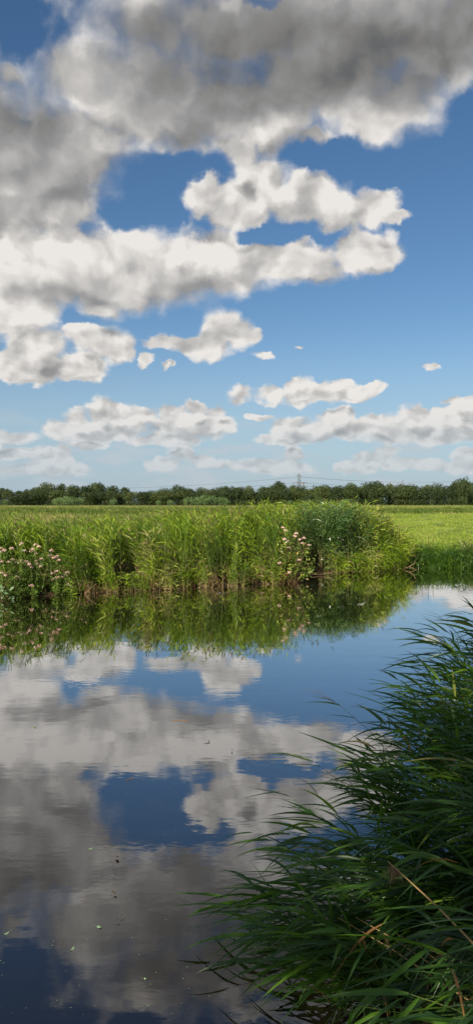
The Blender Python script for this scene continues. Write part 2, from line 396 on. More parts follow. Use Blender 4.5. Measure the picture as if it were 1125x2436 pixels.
def box(mb, lo, hi, tone=0.5, mi=0):
    x0, y0, z0 = lo; x1, y1, z1 = hi
    V = [(x0,y0,z0),(x1,y0,z0),(x1,y1,z0),(x0,y1,z0),(x0,y0,z1),(x1,y0,z1),(x1,y1,z1),(x0,y1,z1)]
    mb.add(V, [(0,3,2,1),(4,5,6,7),(0,1,5,4),(1,2,6,5),(2,3,7,6),(3,0,4,7)], tone, mi)

def tag(o, label=None, cat=None, group=None, kind=None):
    if label: o['label'] = label
    if cat: o['category'] = cat
    if group: o['group'] = group
    if kind: o['kind'] = kind
    return o
def empty(name, loc, rz=0.0):
    o = bpy.data.objects.new(name, None); o.location = loc; o.rotation_euler = (0, 0, rz); o.empty_display_size = 0.2
    col.objects.link(o); return o
def copy_tree(o, parent=None):
    c = o.copy(); col.objects.link(c); c.parent = parent
    for ch in list(o.children): copy_tree(ch, c)
    return c

# ------------------------------------------------------------------ the lie of the land
FAR = np.array([(-400,-160),(-60,-6),(-30,6),(-12,15.4),(-6.15,18.6),(-4.56,19.8),(-2.46,20.7),(-0.03,21.8),(1.7,22.5),(2.25,23.4),(2.5,24.9),(3.0,25.7),(4.7,26.5),(6.1,27.4),(9.2,27.9),(20,31),(60,45),(400,150)], float)
NEAR = np.array([(-400,-220),(-60,-40),(-20,-9),(-6,-1.5),(-1.2,1.3),(0.3,2.7),(1.2,4.3),(2.2,5.8),(4,7.8),(8,11),(20,18),(60,32),(400,120)], float)
def ys(x): return np.interp(x, FAR[:, 0], FAR[:, 1])
def yn(x): return np.interp(x, NEAR[:, 0], NEAR[:, 1])
def sstep(x, a, b):
    t = np.clip((np.asarray(x, float) - a) / (b - a), 0, 1); return t * t * (3 - 2 * t)
def land(x, y):
    x = np.asarray(x, float); y = np.asarray(y, float)
    df = (y - ys(x)) * 0.85; dn = (yn(x) - y) * 0.75
    bump = 0.03 * np.sin(x * 1.7 + 0.6 * y) + 0.03 * np.sin(y * 1.3 - x * 0.4)
    zf = -0.9 + 0.9 * sstep(df, -2.2, 0.0) + 0.34 * sstep(df, -0.05, 0.7) + 0.26 * sstep(df, 0.6, 5.0) + 0.2 * sstep(y, 120, 600)
    zn = -0.9 + 0.9 * sstep(dn, -1.6, 0.0) + 0.30 * sstep(dn, -0.05, 0.8) + 0.50 * sstep(dn, 0.6, 2.6)
    return np.maximum(zf, zn) + bump * (np.maximum(df, dn) > 0)

def spread(n, lim, lin):
    u = np.linspace(-1, 1, n); k = math.asinh(lim / lin); return np.sinh(u * k) * lin
gx = spread(300, 4000, 14); u = np.linspace(0, 1, 300)
gy = np.concatenate([np.array([-3500, -1500, -600, -250, -100, -50, -25, -14]), -8 + np.sinh(u * math.asinh(6000 / 22)) * 22])
GX, GY = np.meshgrid(gx, gy)
# gentle irregular relief on the bank lines
mb = MB(); nx, ny = len(gx), len(gy)
i = np.arange(ny - 1)[:, None] * nx + np.arange(nx - 1)[None]
mb.add(np.stack([GX, GY, land(GX, GY)], -1).reshape(-1, 3), np.stack([i, i + 1, i + nx + 1, i + nx], -1).reshape(-1, 4))
m, t, out = new_mat('meadow_ground')
g = t.n.new('ShaderNodeNewGeometry'); px_, py_, pz_ = t.sep(g.outputs['Position'])
P = g.outputs['Position']
n1 = t.noise(P, 0.35, 6, 0.6); n2 = t.noise(t.v('MULTIPLY', P, (0.02, 0.06, 0.0)), 1.0, 5, 0.6); n3 = t.noise(P, 5.0, 3, 0.6)
lime = t.ramp(t.m('ADD', t.m('MULTIPLY', n1, 0.6), t.m('MULTIPLY', n3, 0.4)), [(0.25, (0.13, 0.20, 0.03)), (0.5, (0.24, 0.31, 0.05)), (0.75, (0.34, 0.38, 0.09))])
roughc = t.ramp(t.m('ADD', t.m('MULTIPLY', n2, 0.7), t.m('MULTIPLY', n1, 0.3)), [(0.3, (0.09, 0.14, 0.025)), (0.5, (0.17, 0.22, 0.04)), (0.66, (0.27, 0.27, 0.09))])
dk = t.noise(t.v('MULTIPLY', P, (0.55, 0.22, 0.0)), 1.0, 4, 0.6)
lime = t.mix(t.m('MULTIPLY', t.ss(dk, 0.50, 0.64), 0.6), lime, (0.11, 0.17, 0.035))
c = t.mix(t.ss(t.m('ADD', py_, t.m('MULTIPLY', n2, 60.0)), 150, 190), lime, roughc)
# rough ground under the reeds to the left
edge = t.m('SUBTRACT', t.m('ADD', px_, t.m('MULTIPLY', n1, 2.0)), t.m('ADD', 6.3, t.m('MULTIPLY', t.m('SUBTRACT', py_, 26.0), 0.16)))
c = t.mix(t.ss(edge, -1.5, 0.5), t.mix(0.5, roughc, (0.08, 0.09, 0.03)), c)
c = t.mix(t.ss(pz_, 0.25, 0.45), (0.035, 0.025, 0.014), c)
bp = t.n.new('ShaderNodeBump'); bp.inputs['Strength'].default_value = 0.8; bp.inputs['Distance'].default_value = 0.15; t.put(bp.inputs['Height'], n3)
t.l.new(pbsdf(t, c, 0.9, 0.1, bp.outputs[0]), out.inputs[0])
ground = tag(mb.build('ground', m, smooth=True), kind='structure')

# ------------------------------------------------------------------ water
mb = MB(); mb.add([(-4000, -3000, 0), (4000, -3000, 0), (4000, 3000, 0), (-4000, 3000, 0)], [(0, 1, 2, 3)])
m, t, out = new_mat('canal_water')
g = t.n.new('ShaderNodeNewGeometry'); P = g.outputs['Position']
h1 = t.noise(t.v('MULTIPLY', P, (1.0, 1.6, 1.0)), 1.1, 3, 0.5)
h2 = t.noise(t.v('MULTIPLY', P, (1.0, 1.8, 1.0)), 7.0, 2, 0.5)
patch = t.ss(t.noise(t.v('MULTIPLY', P, (0.10, 0.35, 1.0)), 1.0, 3), 0.42, 0.66)
h = t.m('ADD', t.m('MULTIPLY', h1, 0.0016), t.m('MULTIPLY', h2, t.m('MULTIPLY', t.m('ADD', patch, 0.25), 0.0004)))
bp = t.n.new('ShaderNodeBump'); bp.inputs['Strength'].default_value = 1.0; bp.inputs['Distance'].default_value = 1.0; t.put(bp.inputs['Height'], h)
film = t.ss(t.noise(P, 2.3, 5, 0.7), 0.5, 0.75)
murk = t.mix(film, (0.007, 0.005, 0.003), (0.012, 0.010, 0.006))
lw = t.n.new('ShaderNodeLayerWeight'); lw.inputs['Blend'].default_value = 0.5; t.put(lw.inputs['Normal'], bp.outputs[0])
fr = t.m('ADD', 0.03, t.m('MULTIPLY', t.m('POWER', lw.outputs['Facing'], 2.45), 1.06), clamp=True)
gl = t.n.new('ShaderNodeBsdfGlossy'); gl.inputs['Roughness'].default_value = 0.0; t.put(gl.inputs['Normal'], bp.outputs[0]); gl.inputs[0].default_value = (1, 1, 1, 1)
df = t.n.new('ShaderNodeBsdfDiffuse'); t.put(df.inputs[0], murk)
mx = t.n.new('ShaderNodeMixShader'); t.put(mx.inputs[0], fr); t.l.new(df.outputs[0], mx.inputs[1]); t.l.new(gl.outputs[0], mx.inputs[2])
t.l.new(mx.outputs[0], out.inputs[0])
water = tag(mb.build('water', m), kind='structure')

# ------------------------------------------------------------------ reeds
def reeds(mb, root, H, lean, nleaf, leafL, leafW, wind, tone, segs=3, t0=0.25, stem_r=0.004, spread_=1.0, droop=0.5,
          mats=(0, 1, 2), plume=0.0, fold=0.0, stem_sides=0, straw=0.0, base_dry=0.35, erect=0.75, tvar=0.12):
    """stalks: root (N,3), H height, lean (N,2) horizontal lean of the tip as a share of H"""
    N = len(root); H = np.broadcast_to(H, (N,))
    lv = np.concatenate([lean, np.zeros((N, 1))], 1)
    zv = np.array([0, 0, 1.0])
    sag = 0.35 * np.linalg.norm(lean, axis=1, keepdims=True)
    def pos(tt):                                                   # tt (N,k)
        tt = tt[..., None]
        return root[:, None] + H[:, None, None] * (zv * (tt - (sag[:, None] * tt ** 2.5) * 0.6) + lv[:, None] * tt ** 1.7)
    def tan(tt):
        e = 0.02; return unit(pos(tt + e) - pos(tt - e))
    # stems
    k = 6 if stem_sides else 4
    tt = np.tile(np.linspace(0, 0.97, k), (N, 1)); SP = pos(tt)
    if stem_sides:
        for q in range(N): tube(mb, SP[q], np.linspace(stem_r, stem_r * 0.45, k), min(1, tone[q] * 0.4), mats[1], stem_sides)
    else:
        side = unit(np.stack([rng.normal(1, 0.5, N), rng.normal(0, 0.5, N), np.zeros(N)], 1))
        ww = np.linspace(1, 0.5, k) * stem_r
        V = np.stack([SP - side[:, None] * ww[None, :, None], SP + side[:, None] * ww[None, :, None]], 2).reshape(-1, 3)
        st = (np.arange(N) * k * 2)[:, None] + (np.arange(k - 1) * 2)[None]
        F = np.stack([st, st + 1, st + 3, st + 2], -1).reshape(-1, 4)
        tn = np.clip(np.tile(np.linspace(1.0, -0.1, k - 1), (N, 1)) + rng.normal(0, 0.15, (N, 1)), 0, 1)
        mb.add(V, F, tn.ravel(), mats[1])
    # leaves
    j = np.arange(nleaf)
    tt = t0 + (1.0 - t0) * ((j + rng.uniform(-0.4, 0.4, (N, nleaf))) / max(1, nleaf - 1)); tt = np.clip(tt, 0.03, 1.0)
    B = pos(tt); T = tan(tt)
    az = rng.uniform(0, 2 * math.pi, (N, 1)) + j * math.pi + rng.normal(0, 0.5, (N, nleaf))
    out = np.stack([np.cos(az), np.sin(az), np.zeros_like(az)], -1) * spread_ + np.array([wind[0], wind[1], 0.0]) + rng.normal(0, 0.2, (N, nleaf, 3))
    er = erect + rng.normal(0, 0.22, (N, nleaf, 1))
    D = unit(T * er + unit(out) * (1.15 - er * 0.5))
    bw = np.array([wind[0], wind[1], 0.0]) * 0.22
    ben = bw + np.array([0, 0, -1.0]) * (droop * rng.uniform(0.3, 1.3, (N, nleaf, 1))) + rng.normal(0, 0.05, (N, nleaf, 3))
    LL = leafL * (0.55 + 0.5 * np.sin(np.clip(tt, 0, 1) * math.pi * 0.85)) * rng.uniform(0.7, 1.25, (N, nleaf))
    WW = leafW * rng.uniform(0.7, 1.25, (N, nleaf))
    tn = tone[:, None] + rng.normal(0, tvar, (N, nleaf)) + 0.15 * (tt - 0.5)
    dead = (tt < base_dry + 0.1) & (rng.random((N, nleaf)) < 0.6)
    tn = np.where(dead, 1.1, tn)
    M_ = N * nleaf
    ribbons(mb, B.reshape(M_, 3), D.reshape(M_, 3), LL.ravel(), WW.ravel(), ben.reshape(M_, 3), np.clip(tn, 0, 1).ravel(), segs,
            roll=rng.normal(0, 0.7, M_), fold=fold, mi=mats[0])
    # plumes
    sel = np.where(rng.random(N) < plume)[0]
    if len(sel):
        one = np.ones((N, 1))
        top = pos(one)[:, 0][sel]; tt_ = tan(one * 0.98)[:, 0][sel]
        for r_ in range(7):
            d = unit(tt_ + rng.normal(0, 0.16, (len(sel), 3)) + np.array([wind[0], wind[1], 0]) * 0.25)
            ribbons(mb, top - tt_ * rng.uniform(0, 0.10, (len(sel), 1)), d, rng.uniform(0.10, 0.24, len(sel)), rng.uniform(0.008, 0.016, len(sel)) * (1 + stem_r * 60),
                    np.array([wind[0] * 0.3, wind[1] * 0.3, -0.25]), rng.random(len(sel)), 2, mi=mats[2])
    return pos

def straw_base(mb, root, h, tone_mi, lean=0.25, w=0.006):
    N = len(root)
    d = np.stack([rng.normal(0, lean, N), rng.normal(-0.05, lean, N), np.ones(N)], 1)
    ribbons(mb, root, d, h, w, np.stack([rng.normal(0, 0.25, N), rng.normal(0, 0.2, N), rng.uniform(-0.4, 0.05, N)], 1), rng.random(N), 3, roll=rng.uniform(-1.5, 1.5, N), mi=tone_mi, tip=0.4, grow=1)

def band(n, x0, x1, d0, d1, power=1.0):
    """points along the far shore between x0 and x1, d0 to d1 metres behind the water's edge"""
    x = rng.uniform(x0, x1, n); d = d0 + (d1 - d0) * rng.random(n) ** power
    y = ys(x) + d / 0.85
    return np.stack([x, y, land(x, y) - 0.03], 1), d

def clumpy(x, y, s, seed=0.0):
    return (np.sin(x * s + seed) * np.sin(y * s * 1.3 + seed * 2.1 + 1.0) + np.sin(x * s * 2.3 + y * s * 1.7 + seed) * 0.6 + np.sin(x * s * 4.1 - y * s * 3.1 + seed * 3) * 0.35) / 1.95

# top of the bed above the water, by x along the front
TOPX = [-30, -12, -7, -4.5, -2.4, -0.5, 0.6, 1.8, 2.4, 3.2, 4.6, 5.4, 6.0, 6.6]
TOPZ = [1.8, 1.75, 1.8, 1.85, 1.95, 2.25, 2.32, 2.3, 2.35, 2.45, 2.5, 2.3, 1.8, 1.1]
WIND = (-0.55, 0.10)
mats3 = [M['reed'], M['stem'], M['plume'], M['straw']]

mb = MB()
# dense front of the bed, standing in the shallow edge, in tufts with gaps and leans of their own
def tufty(n, x0, x1, d0, d1, pw, ntuft, r):
    c, dc = band(ntuft, x0, x1, d0, d1, pw)
    k = rng.integers(0, ntuft, n)
    rr = np.abs(rng.normal(0, r, n)); a = rng.uniform(0, 2 * math.pi, n)
    x = c[k, 0] + rr * np.cos(a); y = c[k, 1] + rr * np.sin(a)
    d = (y - ys(x)) * 0.85
    return np.stack([x, y, land(x, y) - 0.03], 1), d, k
root, d, k = tufty(4300, -15, 1.9, -0.1, 2.4, 1.2, 150, 0.20)
keep = (d > -0.35) & (root[:, 0] < 2.1) & ((root[:, 0] > -4.5) | (d > 0.45))
root, d, k = root[keep], d[keep], k[keep]
th = rng.normal(0, 0.16, 150)[k]; tt_ = rng.normal(0, 0.20, 150)[k]; tl = rng.normal(0, 0.13, (150, 2))[k]; tt_ = tt_ + (rng.random(150) < 0.07)[k] * 0.42
top = np.interp(root[:, 0], TOPX, TOPZ) + th - 0.40 * sstep(-d, -0.9, 0.3)
H = np.clip(top - root[:, 2], 0.5, None) * rng.uniform(0.74, 1.08, len(root))
tone = np.clip(0.46 + tt_ + 0.16 * clumpy(root[:, 0], root[:, 1], 1.3, 3) + rng.normal(0, 0.07, len(root)), 0.02, 0.9)
lean = np.stack([rng.normal(-0.10, 0.09, len(root)), rng.normal(-0.03, 0.09, len(root)) - 0.12 * sstep(-d, -0.8, 0.2)], 1) + tl
reeds(mb, root, H, lean, 12, 0.36, 0.032, (-0.35, 0.0), tone, 3, 0.08, 0.0045, plume=0.14, droop=0.34, base_dry=0.14, erect=0.9)
# lower leafy growth in front of the feet
root, d, k = tufty(1500, -15, 2.0, -0.32, 0.25, 1.0, 120, 0.14)
kp = (root[:, 0] > -4.5) | (d > 0.3); root, d, k = root[kp], d[kp], k[kp]
H = (0.35 + 0.5 * np.abs(rng.normal(0, 1, 120)))[k].clip(0.3, 1.1) * rng.uniform(0.6, 1.1, len(root))
tone = np.clip(0.5 + rng.normal(0, 0.24, 120)[k] + rng.normal(0, 0.08, len(root)), 0.02, 0.9)
reeds(mb, root, H, np.stack([rng.normal(-0.05, 0.2, len(root)), rng.normal(-0.15, 0.15, len(root))], 1), 9, 0.22, 0.03, (-0.2, -0.2), tone, 3, 0.05, 0.004, droop=0.5, base_dry=0.1, erect=0.7)
# back of the bed
root, d, k = tufty(6000, -24, 2.6, 2.2, 13, 1.2, 420, 0.30)
d = np.maximum(d, 0.8)
top = np.interp(root[:, 0], [-26, -6, -1, 3], [1.72, 1.78, 2.2, 2.3]) + rng.normal(0, 0.11, 420)[k]
top -= 0.25 * sstep(d, 3, 11)
H = np.clip(top - root[:, 2], 0.4, None) * rng.uniform(0.8, 1.08, len(root))
tone = np.clip(0.44 + rng.normal(0, 0.2, 420)[k] + (rng.random(420) < 0.12)[k] * 0.4 + 0.15 * clumpy(root[:, 0], root[:, 1], 0.7, 9) + rng.normal(0, 0.08, len(root)), 0.02, 0.97)
lean = np.stack([rng.normal(-0.14, 0.1, len(root)), rng.normal(0, 0.1, len(root))], 1)
reeds(mb, root, H, lean, 8, 0.36, 0.034, (-0.45, 0.05), tone, 2, 0.45, 0.005, plume=0.35, droop=0.38, base_dry=0)
# dry stalks and broken leaves at the foot
root, d = band(2600, -15, 2.1, -0.32, 0.35)
root[:, 2] = np.maximum(root[:, 2], -0.08)
cl_ = clumpy(root[:, 0], root[:, 1] * 0.2, 2.9, 4)
keep = cl_ > rng.normal(0.05, 0.2, len(root))
straw_base(mb, root[keep], rng.uniform(0.15, 0.6, keep.sum()), 3)
tag(mb.build('reed_bed', mats3), 'long dense bed of green reeds with straw coloured feet along the far water edge', 'reeds', kind='stuff')

# the rounded clump at the point of the bank
mb = MB()
mats_c = [M['reed_blue'], M['stem'], M['plume'], M['straw'], M['reed']]
root, d, k = tufty(2600, 2.4, 6.7, -0.1, 3.8, 1.2, 130, 0.2)
kp = (d > -0.35) & ((root[:, 0] > 3.0) | ((root[:, 0] > 2.5) & (d > 0.5))) & (root[:, 0] < 6.45); root, d, k = root[kp], d[kp], k[kp]
bump_ = rng.normal(0, 0.15, 130)[k]; bl_ = rng.normal(0, 0.10, (130, 2))[k]; bt_ = rng.normal(0, 0.15, 130)[k]
cl = np.interp(root[:, 0], TOPX, TOPZ)
top = cl - 0.25 * sstep(-d, -0.7, 0.3) + bump_
H = np.clip(top - root[:, 2], 0.4, None) * rng.uniform(0.72, 1.04, len(root))
lean = np.stack([rng.normal(-0.05, 0.12, len(root)) + 0.12 * sstep(root[:, 0], 4.6, 6.4), rng.normal(-0.14, 0.10, len(root))], 1) + bl_
tone = np.clip(0.48 + bt_ + 0.1 * clumpy(root[:, 0], root[:, 1], 1.3, 3) + rng.normal(0, 0.1, len(root)), 0, 0.9)
A = root[:, 0] < 4.7 + rng.normal(0, 0.35, len(root))  # left stalks take the shaded leaf colour, the right end a sunlit one
reeds(mb, root[A], H[A], lean[A], 13, 0.38, 0.034, (0.35, -0.35), tone[A], 4, 0.06, 0.0045, plume=0.05, droop=0.75, mats=(0, 1, 2))
reeds(mb, root[~A], H[~A], lean[~A], 14, 0.32, 0.030, (0.3, -0.1), np.clip(tone[~A] + 0.2, 0, 0.85), 3, 0.05, 0.0045, plume=0.03, droop=0.45, mats=(4, 1, 2))
root, d, k = tufty(1000, 2.9, 6.4, -0.32, 0.2, 1.0, 70, 0.16)
kp = root[:, 0] > 3.7 + rng.normal(0, 0.3, len(root)); root, d, k = root[kp], d[kp], k[kp]
H2 = (0.45 + 0.4 * np.abs(rng.normal(0, 1, 70)))[k].clip(0.4, 1.2) * rng.uniform(0.7, 1.1, len(root))
reeds(mb, root, H2, np.stack([rng.normal(0.1, 0.2, len(root)), rng.normal(-0.22, 0.15, len(root))], 1), 9, 0.28, 0.03, (0.3, -0.4),
      np.clip(0.5 + rng.normal(0, 0.2, 70)[k], 0.02, 0.85), 3, 0.05, 0.004, droop=0.8, base_dry=0.05, erect=0.6, mats=(4, 1, 2))
root, d = band(450, 3.6, 6.4, -0.3, 0.2)
root[:, 2] = np.maximum(root[:, 2], -0.08)
straw_base(mb, root, rng.uniform(0.08, 0.28, len(root)), 3, 0.35)
# wind-combed top
root, d = band(900, 1.2, 5.2, 0.6, 5.0)
top = np.interp(root[:, 0], TOPX, TOPZ) + 0.06
H = (top - root[:, 2]) * rng.uniform(0.9, 1.06, len(root))
lean = np.stack([rng.normal(-0.2, 0.08, len(root)), rng.normal(0.02, 0.08, len(root))], 1)
reeds(mb, root, H, lean, 9, 0.34, 0.022, (-0.9, 0.1), rng.uniform(0.35, 0.75, len(root)), 3, 0.4, 0.0045, plume=0.15, droop=0.3, mats=(4, 1, 2))
tag(mb.build('reed_clump', mats_c), 'rounded silvery green reed clump overhanging the water at the point of the bank', 'reeds', kind='stuff')

# ------------------------------------------------------------------ rough growth and meadow
def blades(mb, n, xf, yf, h, w, tonef, mi=0, lean=0.35, segs=2):
    x, y = xf, yf; z = land(x, y) - 0.02
    N = len(x); d = np.stack([rng.normal(WIND[0] * 0.3, lean, N), rng.normal(0, lean, N), np.ones(N)], 1)
    ribbons(mb, np.stack([x, y, z], 1), d, h, w, np.stack([rng.normal(-0.1, 0.2, N), rng.normal(0, 0.2, N), rng.uniform(-0.35, 0, N)], 1), tonef, segs, roll=rng.uniform(-1.5, 1.5, N), mi=mi)

mb = MB()
n = 42000
y = 33 * (420 / 33) ** (rng.random(n) ** 0.8)
x = rng.uniform(-1, 1, n) * (y * 0.42 + 6)
edge = 6.0 + (y - 26) * 0.16
keep = (x < edge + rng.normal(0, 0.6, n)) | (y > 128 + 8 * np.sin(x * 0.13))
x, y = x[keep], y[keep]
cp = clumpy(x, y * 0.4, 0.22, 3)
hh = np.interp(y, [33, 60, 130, 170, 420], [0.95, 0.8, 0.75, 0.8, 0.7]) * (0.75 + 0.35 * cp) * rng.uniform(0.6, 1.1, len(x))
blades(mb, n, x, y, hh, 0.02 + y * 0.0011, np.clip(0.42 + 0.38 * clumpy(x, y * 0.35, 0.15, 8) + 0.25 * sstep(y, 230, 380) + rng.normal(0, 0.16, len(x)), 0, 1))
n = 9000; y = np.where(rng.random(n) < 0.5, rng.uniform(126, 142, n), rng.uniform(176, 200, n)); x = rng.uniform(-0.45, 0.45, n) * y
kk = clumpy(x, y * 0.3, 0.35, 6) > -0.35; x, y = x[kk], y[kk]
blades(mb, n, x, y, rng.uniform(0.7, 1.25, len(x)), 0.16, np.clip(rng.normal(0.1, 0.15, len(x)), 0, 1))
tag(mb.build('rough_grass', M['rough']), 'rough tussocky grass and sedge stretching back towards the tree line', 'grass', kind='stuff')

mb = MB()
n = 52000
y = 27.8 + (130 - 27.8) * rng.random(n) ** 2.0; x = rng.uniform(3, 14, n) * y / 28
keep = (x > 6.2 + (y - 26) * 0.16) & (y > ys(x) + 1.3) & (x < 0.42 * y + 3)
x, y = x[keep], y[keep]
blades(mb, n, x, y, rng.uniform(0.05, 0.15, len(x)), 0.012 + y * 0.0009, np.clip(0.55 + 0.3 * clumpy(x, y * 0.5, 0.6, 1) + rng.normal(0, 0.15, len(x)), 0, 1))
n = 26000; nt = 900
ty = 29 + 100 * rng.random(nt) ** 1.8; tx = rng.uniform(3, 14, nt) * ty / 28; k = rng.integers(0, nt, n)
x = tx[k] + rng.normal(0, 0.45, n) * (ty[k] / 40) ** 0.5; y = ty[k] + rng.normal(0, 0.35, n)
keep = (x > 6.4 + (y - 26) * 0.16) & (y > ys(x) + 1.3) & (x < 0.42 * y + 3); x, y, k = x[keep], y[keep], k[keep]
blades(mb, n, x, y, rng.uniform(0.10, 0.26, len(x)), 0.014 + y * 0.0008, np.clip(rng.normal(0.25, 0.3, nt)[k] + rng.normal(0, 0.12, len(x)), 0, 1))
tag(mb.build('meadow_grass', M['grass']), 'short bright lime green meadow grass beyond the right bank', 'grass', kind='stuff')

mb = MB()
nt = 75; n = 15000
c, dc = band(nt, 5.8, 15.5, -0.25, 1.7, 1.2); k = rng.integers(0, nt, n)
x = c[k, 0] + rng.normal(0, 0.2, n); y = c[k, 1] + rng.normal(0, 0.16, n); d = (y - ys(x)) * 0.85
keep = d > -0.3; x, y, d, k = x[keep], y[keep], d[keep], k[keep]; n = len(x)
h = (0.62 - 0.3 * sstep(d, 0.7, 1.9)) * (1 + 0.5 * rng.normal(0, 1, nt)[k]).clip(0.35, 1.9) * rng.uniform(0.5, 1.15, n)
blades(mb, n, x, y, h, 0.030, np.clip(0.22 + 0.66 * sstep(d, 0.2, 1.1) + rng.normal(0, 0.24, nt)[k] + rng.normal(0, 0.12, n), 0, 1), lean=0.4, segs=3)  # darker by the water, lighter on top: bank shade put into the tone
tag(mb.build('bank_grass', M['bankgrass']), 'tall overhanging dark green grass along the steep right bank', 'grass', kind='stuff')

mb = MB(); nt = 95
c, dc = band(nt, 5.9, 15.5, -0.2, 0.75, 1.0); hh = rng.uniform(0.25, 0.75, nt)
for q in range(nt):
    n = int(170 * hh[q]); w_ = rng.uniform(0.12, 0.28)
    u_ = rng.random(n)
    cc = c[q] + np.stack([rng.normal(0, w_, n), rng.normal(-0.05, w_ * 0.7, n), u_ * hh[q]], 1)
    d = unit(rng.normal(0, 1, (n, 3)) * np.array([1, 1, 0.5]) + np.array([0, -0.3, 0.2]))
    ribbons(mb, cc, d, rng.uniform(0.08, 0.20, n), rng.uniform(0.03, 0.07, n), np.array([0, 0, -0.4]), np.clip(rng.normal(0.12, 0.15, n) + 0.35 * (rng.random(n) < 0.12), 0, 1), 2, roll=rng.normal(0, 0.6, n))  # low tone paints the shade of the bank face into the leaves
tag(mb.build('bank_weeds', M['herb']), 'dark leafy weeds hanging over the water along the right bank', 'weeds', kind='stuff')

# ------------------------------------------------------------------ rush tufts in the meadow
def rush_tuft(seed):
    global rng
    mb = MB(); n = 120
    a = rng.uniform(0, 2 * math.pi, n); r = 0.35 * np.sqrt(rng.random(n))
    b = np.stack([np.cos(a) * r, np.sin(a) * r * 0.8, np.full(n, -0.03)], 1)
    d = np.stack([np.cos(a) * r * 0.9, np.sin(a) * r * 0.9, np.ones(n)], 1) + rng.normal(0, 0.1, (n, 3))
    ribbons(mb, b, d, rng.uniform(0.18, 0.42, n), 0.022, np.stack([rng.normal(-0.05, .1, n), rng.normal(0, .1, n), rng.uniform(-.3, 0, n)], 1), rng.random(n), 2, roll=rng.uniform(-1.5, 1.5, n))
    return mb.build('rush_tuft', M['rush'])
def px_ground(px, D): return (px - 562.5) / FPX * D
tufts = [(957,1254,'low dark rush tuft in the meadow just right of the reed clump',1.0),(1041,1252,'widest dark rush tuft in the middle of the lime meadow',1.5),(1000,1253,'thin rush tuft left of the widest tuft in the meadow',1.0),
 (1106,1252,'dark rush tuft near the right edge of the meadow, level with the widest tuft',1.1),(950,1264,'flat rush tuft in the meadow behind the dry dock stalks, nearest the reed clump',1.0),(1080,1266,'grey green rush tuft low in the meadow right of the dock stalks',1.1),
 (1055,1272,'broad faint rush tuft close behind the dock stalks',1.2),(935,1254,'small rush tuft half behind the tip of the reed clump',0.8),(1093,1262,'small rush tuft between two larger ones at the right of the meadow',0.7),(1120,1270,'rush tuft cut by the right edge of the photograph',1.0),
 (1085,1246,'small far rush tuft towards the right of the meadow',0.8),(1017,1238,'far rush tuft in the pale band of the meadow',1.2),(960,1231,'distant rush tuft left in the far dark band of the meadow',1.6),(1010,1230,'distant wide rush tuft centred in the far dark band of the meadow',2.0),(1080,1231,'distant rush tuft right in the far dark band of the meadow',2.0)]
protos = [rush_tuft(0), rush_tuft(1)]
for k, (px, py, lab, s) in enumerate(tufts):
    D = (CAM_H - 0.6) * FPX / (py - HORIZON); x = px_ground(px, D)
    o = protos[k] if k < 2 else copy_tree(protos[k % 2])
    o.location = (x, D, float(land(x, D))); o.scale = (s, s, 0.9 * s ** 0.4); o.rotation_euler = (0, 0, k * 1.3)
    tag(o, lab, 'rush tuft', 'rush tufts in the meadow')

# ------------------------------------------------------------------ dock stalks on the right bank
docks = [(982,1273,'slanting dry dock stalk, leftmost on the right bank'),(1005,1272,'thin upright dry dock stalk beside the slanting one'),(1017,1262,'tallest dry dock stalk on the right bank'),(1030,1265,'dark thick dry dock stalk, rightmost of the four tall ones')]
for k, (px, pt, lab) in enumerate(docks):
    D = 28.4 + 0.2 * k; x = px_ground(px, D); z0 = float(land(x, D))
    top = CAM_H - (pt - HORIZON) * D / FPX; h = top - z0
    e = tag(empty('dock_plant', (x, D, z0)), lab, 'dock plant', 'dry dock stalks on the right bank')
    lx = [-0.28, 0.0, 0.03, 0.02][k]
    ts = np.linspace(0, 1, 7)
    mb = MB(); pts = np.stack([lx * ts ** 1.5, 0 * ts, h * ts], 1); tube(mb, pts, np.linspace(0.011, 0.005, 7)); mb.build('stem', M['twig'], e)
    mb = MB()
    for q in range(26):
        u_ = 0.42 + 0.58 * q / 25; c_ = np.array([lx * u_ ** 1.5, 0, h * u_]); n = 12
        a = rng.uniform(0, 2 * math.pi, n)
        dd = np.stack([np.cos(a), np.sin(a), rng.uniform(0.2, 1, n)], 1)
        ribbons(mb, np.repeat(c_[None], n, 0), dd, 0.055 * (1.3 - u_), 0.02, np.zeros(3), 0.5, 1)
    mb.build('seed_head', M['dock'], e)
    mb = MB(); n = 9; a = rng.uniform(0, 2 * math.pi, n)
    ribbons(mb, np.stack([0 * a, 0 * a, rng.uniform(0, 0.2, n)], 1), np.stack([np.cos(a), np.sin(a), 0.9 + 0 * a], 1), 0.30, 0.06, np.array([0, 0, -0.6]), rng.random(n), 4)
    mb.build('leaves', M['herb'], e)

# ------------------------------------------------------------------ pink flowering herbs
def leaf_quads(mb, c, s, tone, mi=0, aspect=0.6, up=0.6):
    """small pointed leaves: centres c (N,3)"""
    N = len(c); d = unit(rng.normal(0, 1, (N, 3)) * np.array([1, 1, 0.5]) + np.array([0, -0.2, 0.1]))
    ribbons(mb, c, d, s, s * aspect, np.array([0, 0, -0.35]), tone, 2, roll=rng.normal(0, 0.6, N), mi=mi, grow=0.25)
def floret_head(e, c, r, mat='pink', name='flower_head'):
    mb = MB(); n = 60
    a = rng.uniform(0, 2 * math.pi, n); q = np.sqrt(rng.random(n)) * r
    cc = np.stack([np.cos(a) * q, np.sin(a) * q, (r * r - q * q) / r * 0.8 + rng.normal(0, r * 0.06, n)], 1) + np.array(c)
    leaf_quads(mb, cc, rng.uniform(0.022, 0.04, n), rng.random(n), aspect=0.9)
    return mb.build(name, M[mat], e)
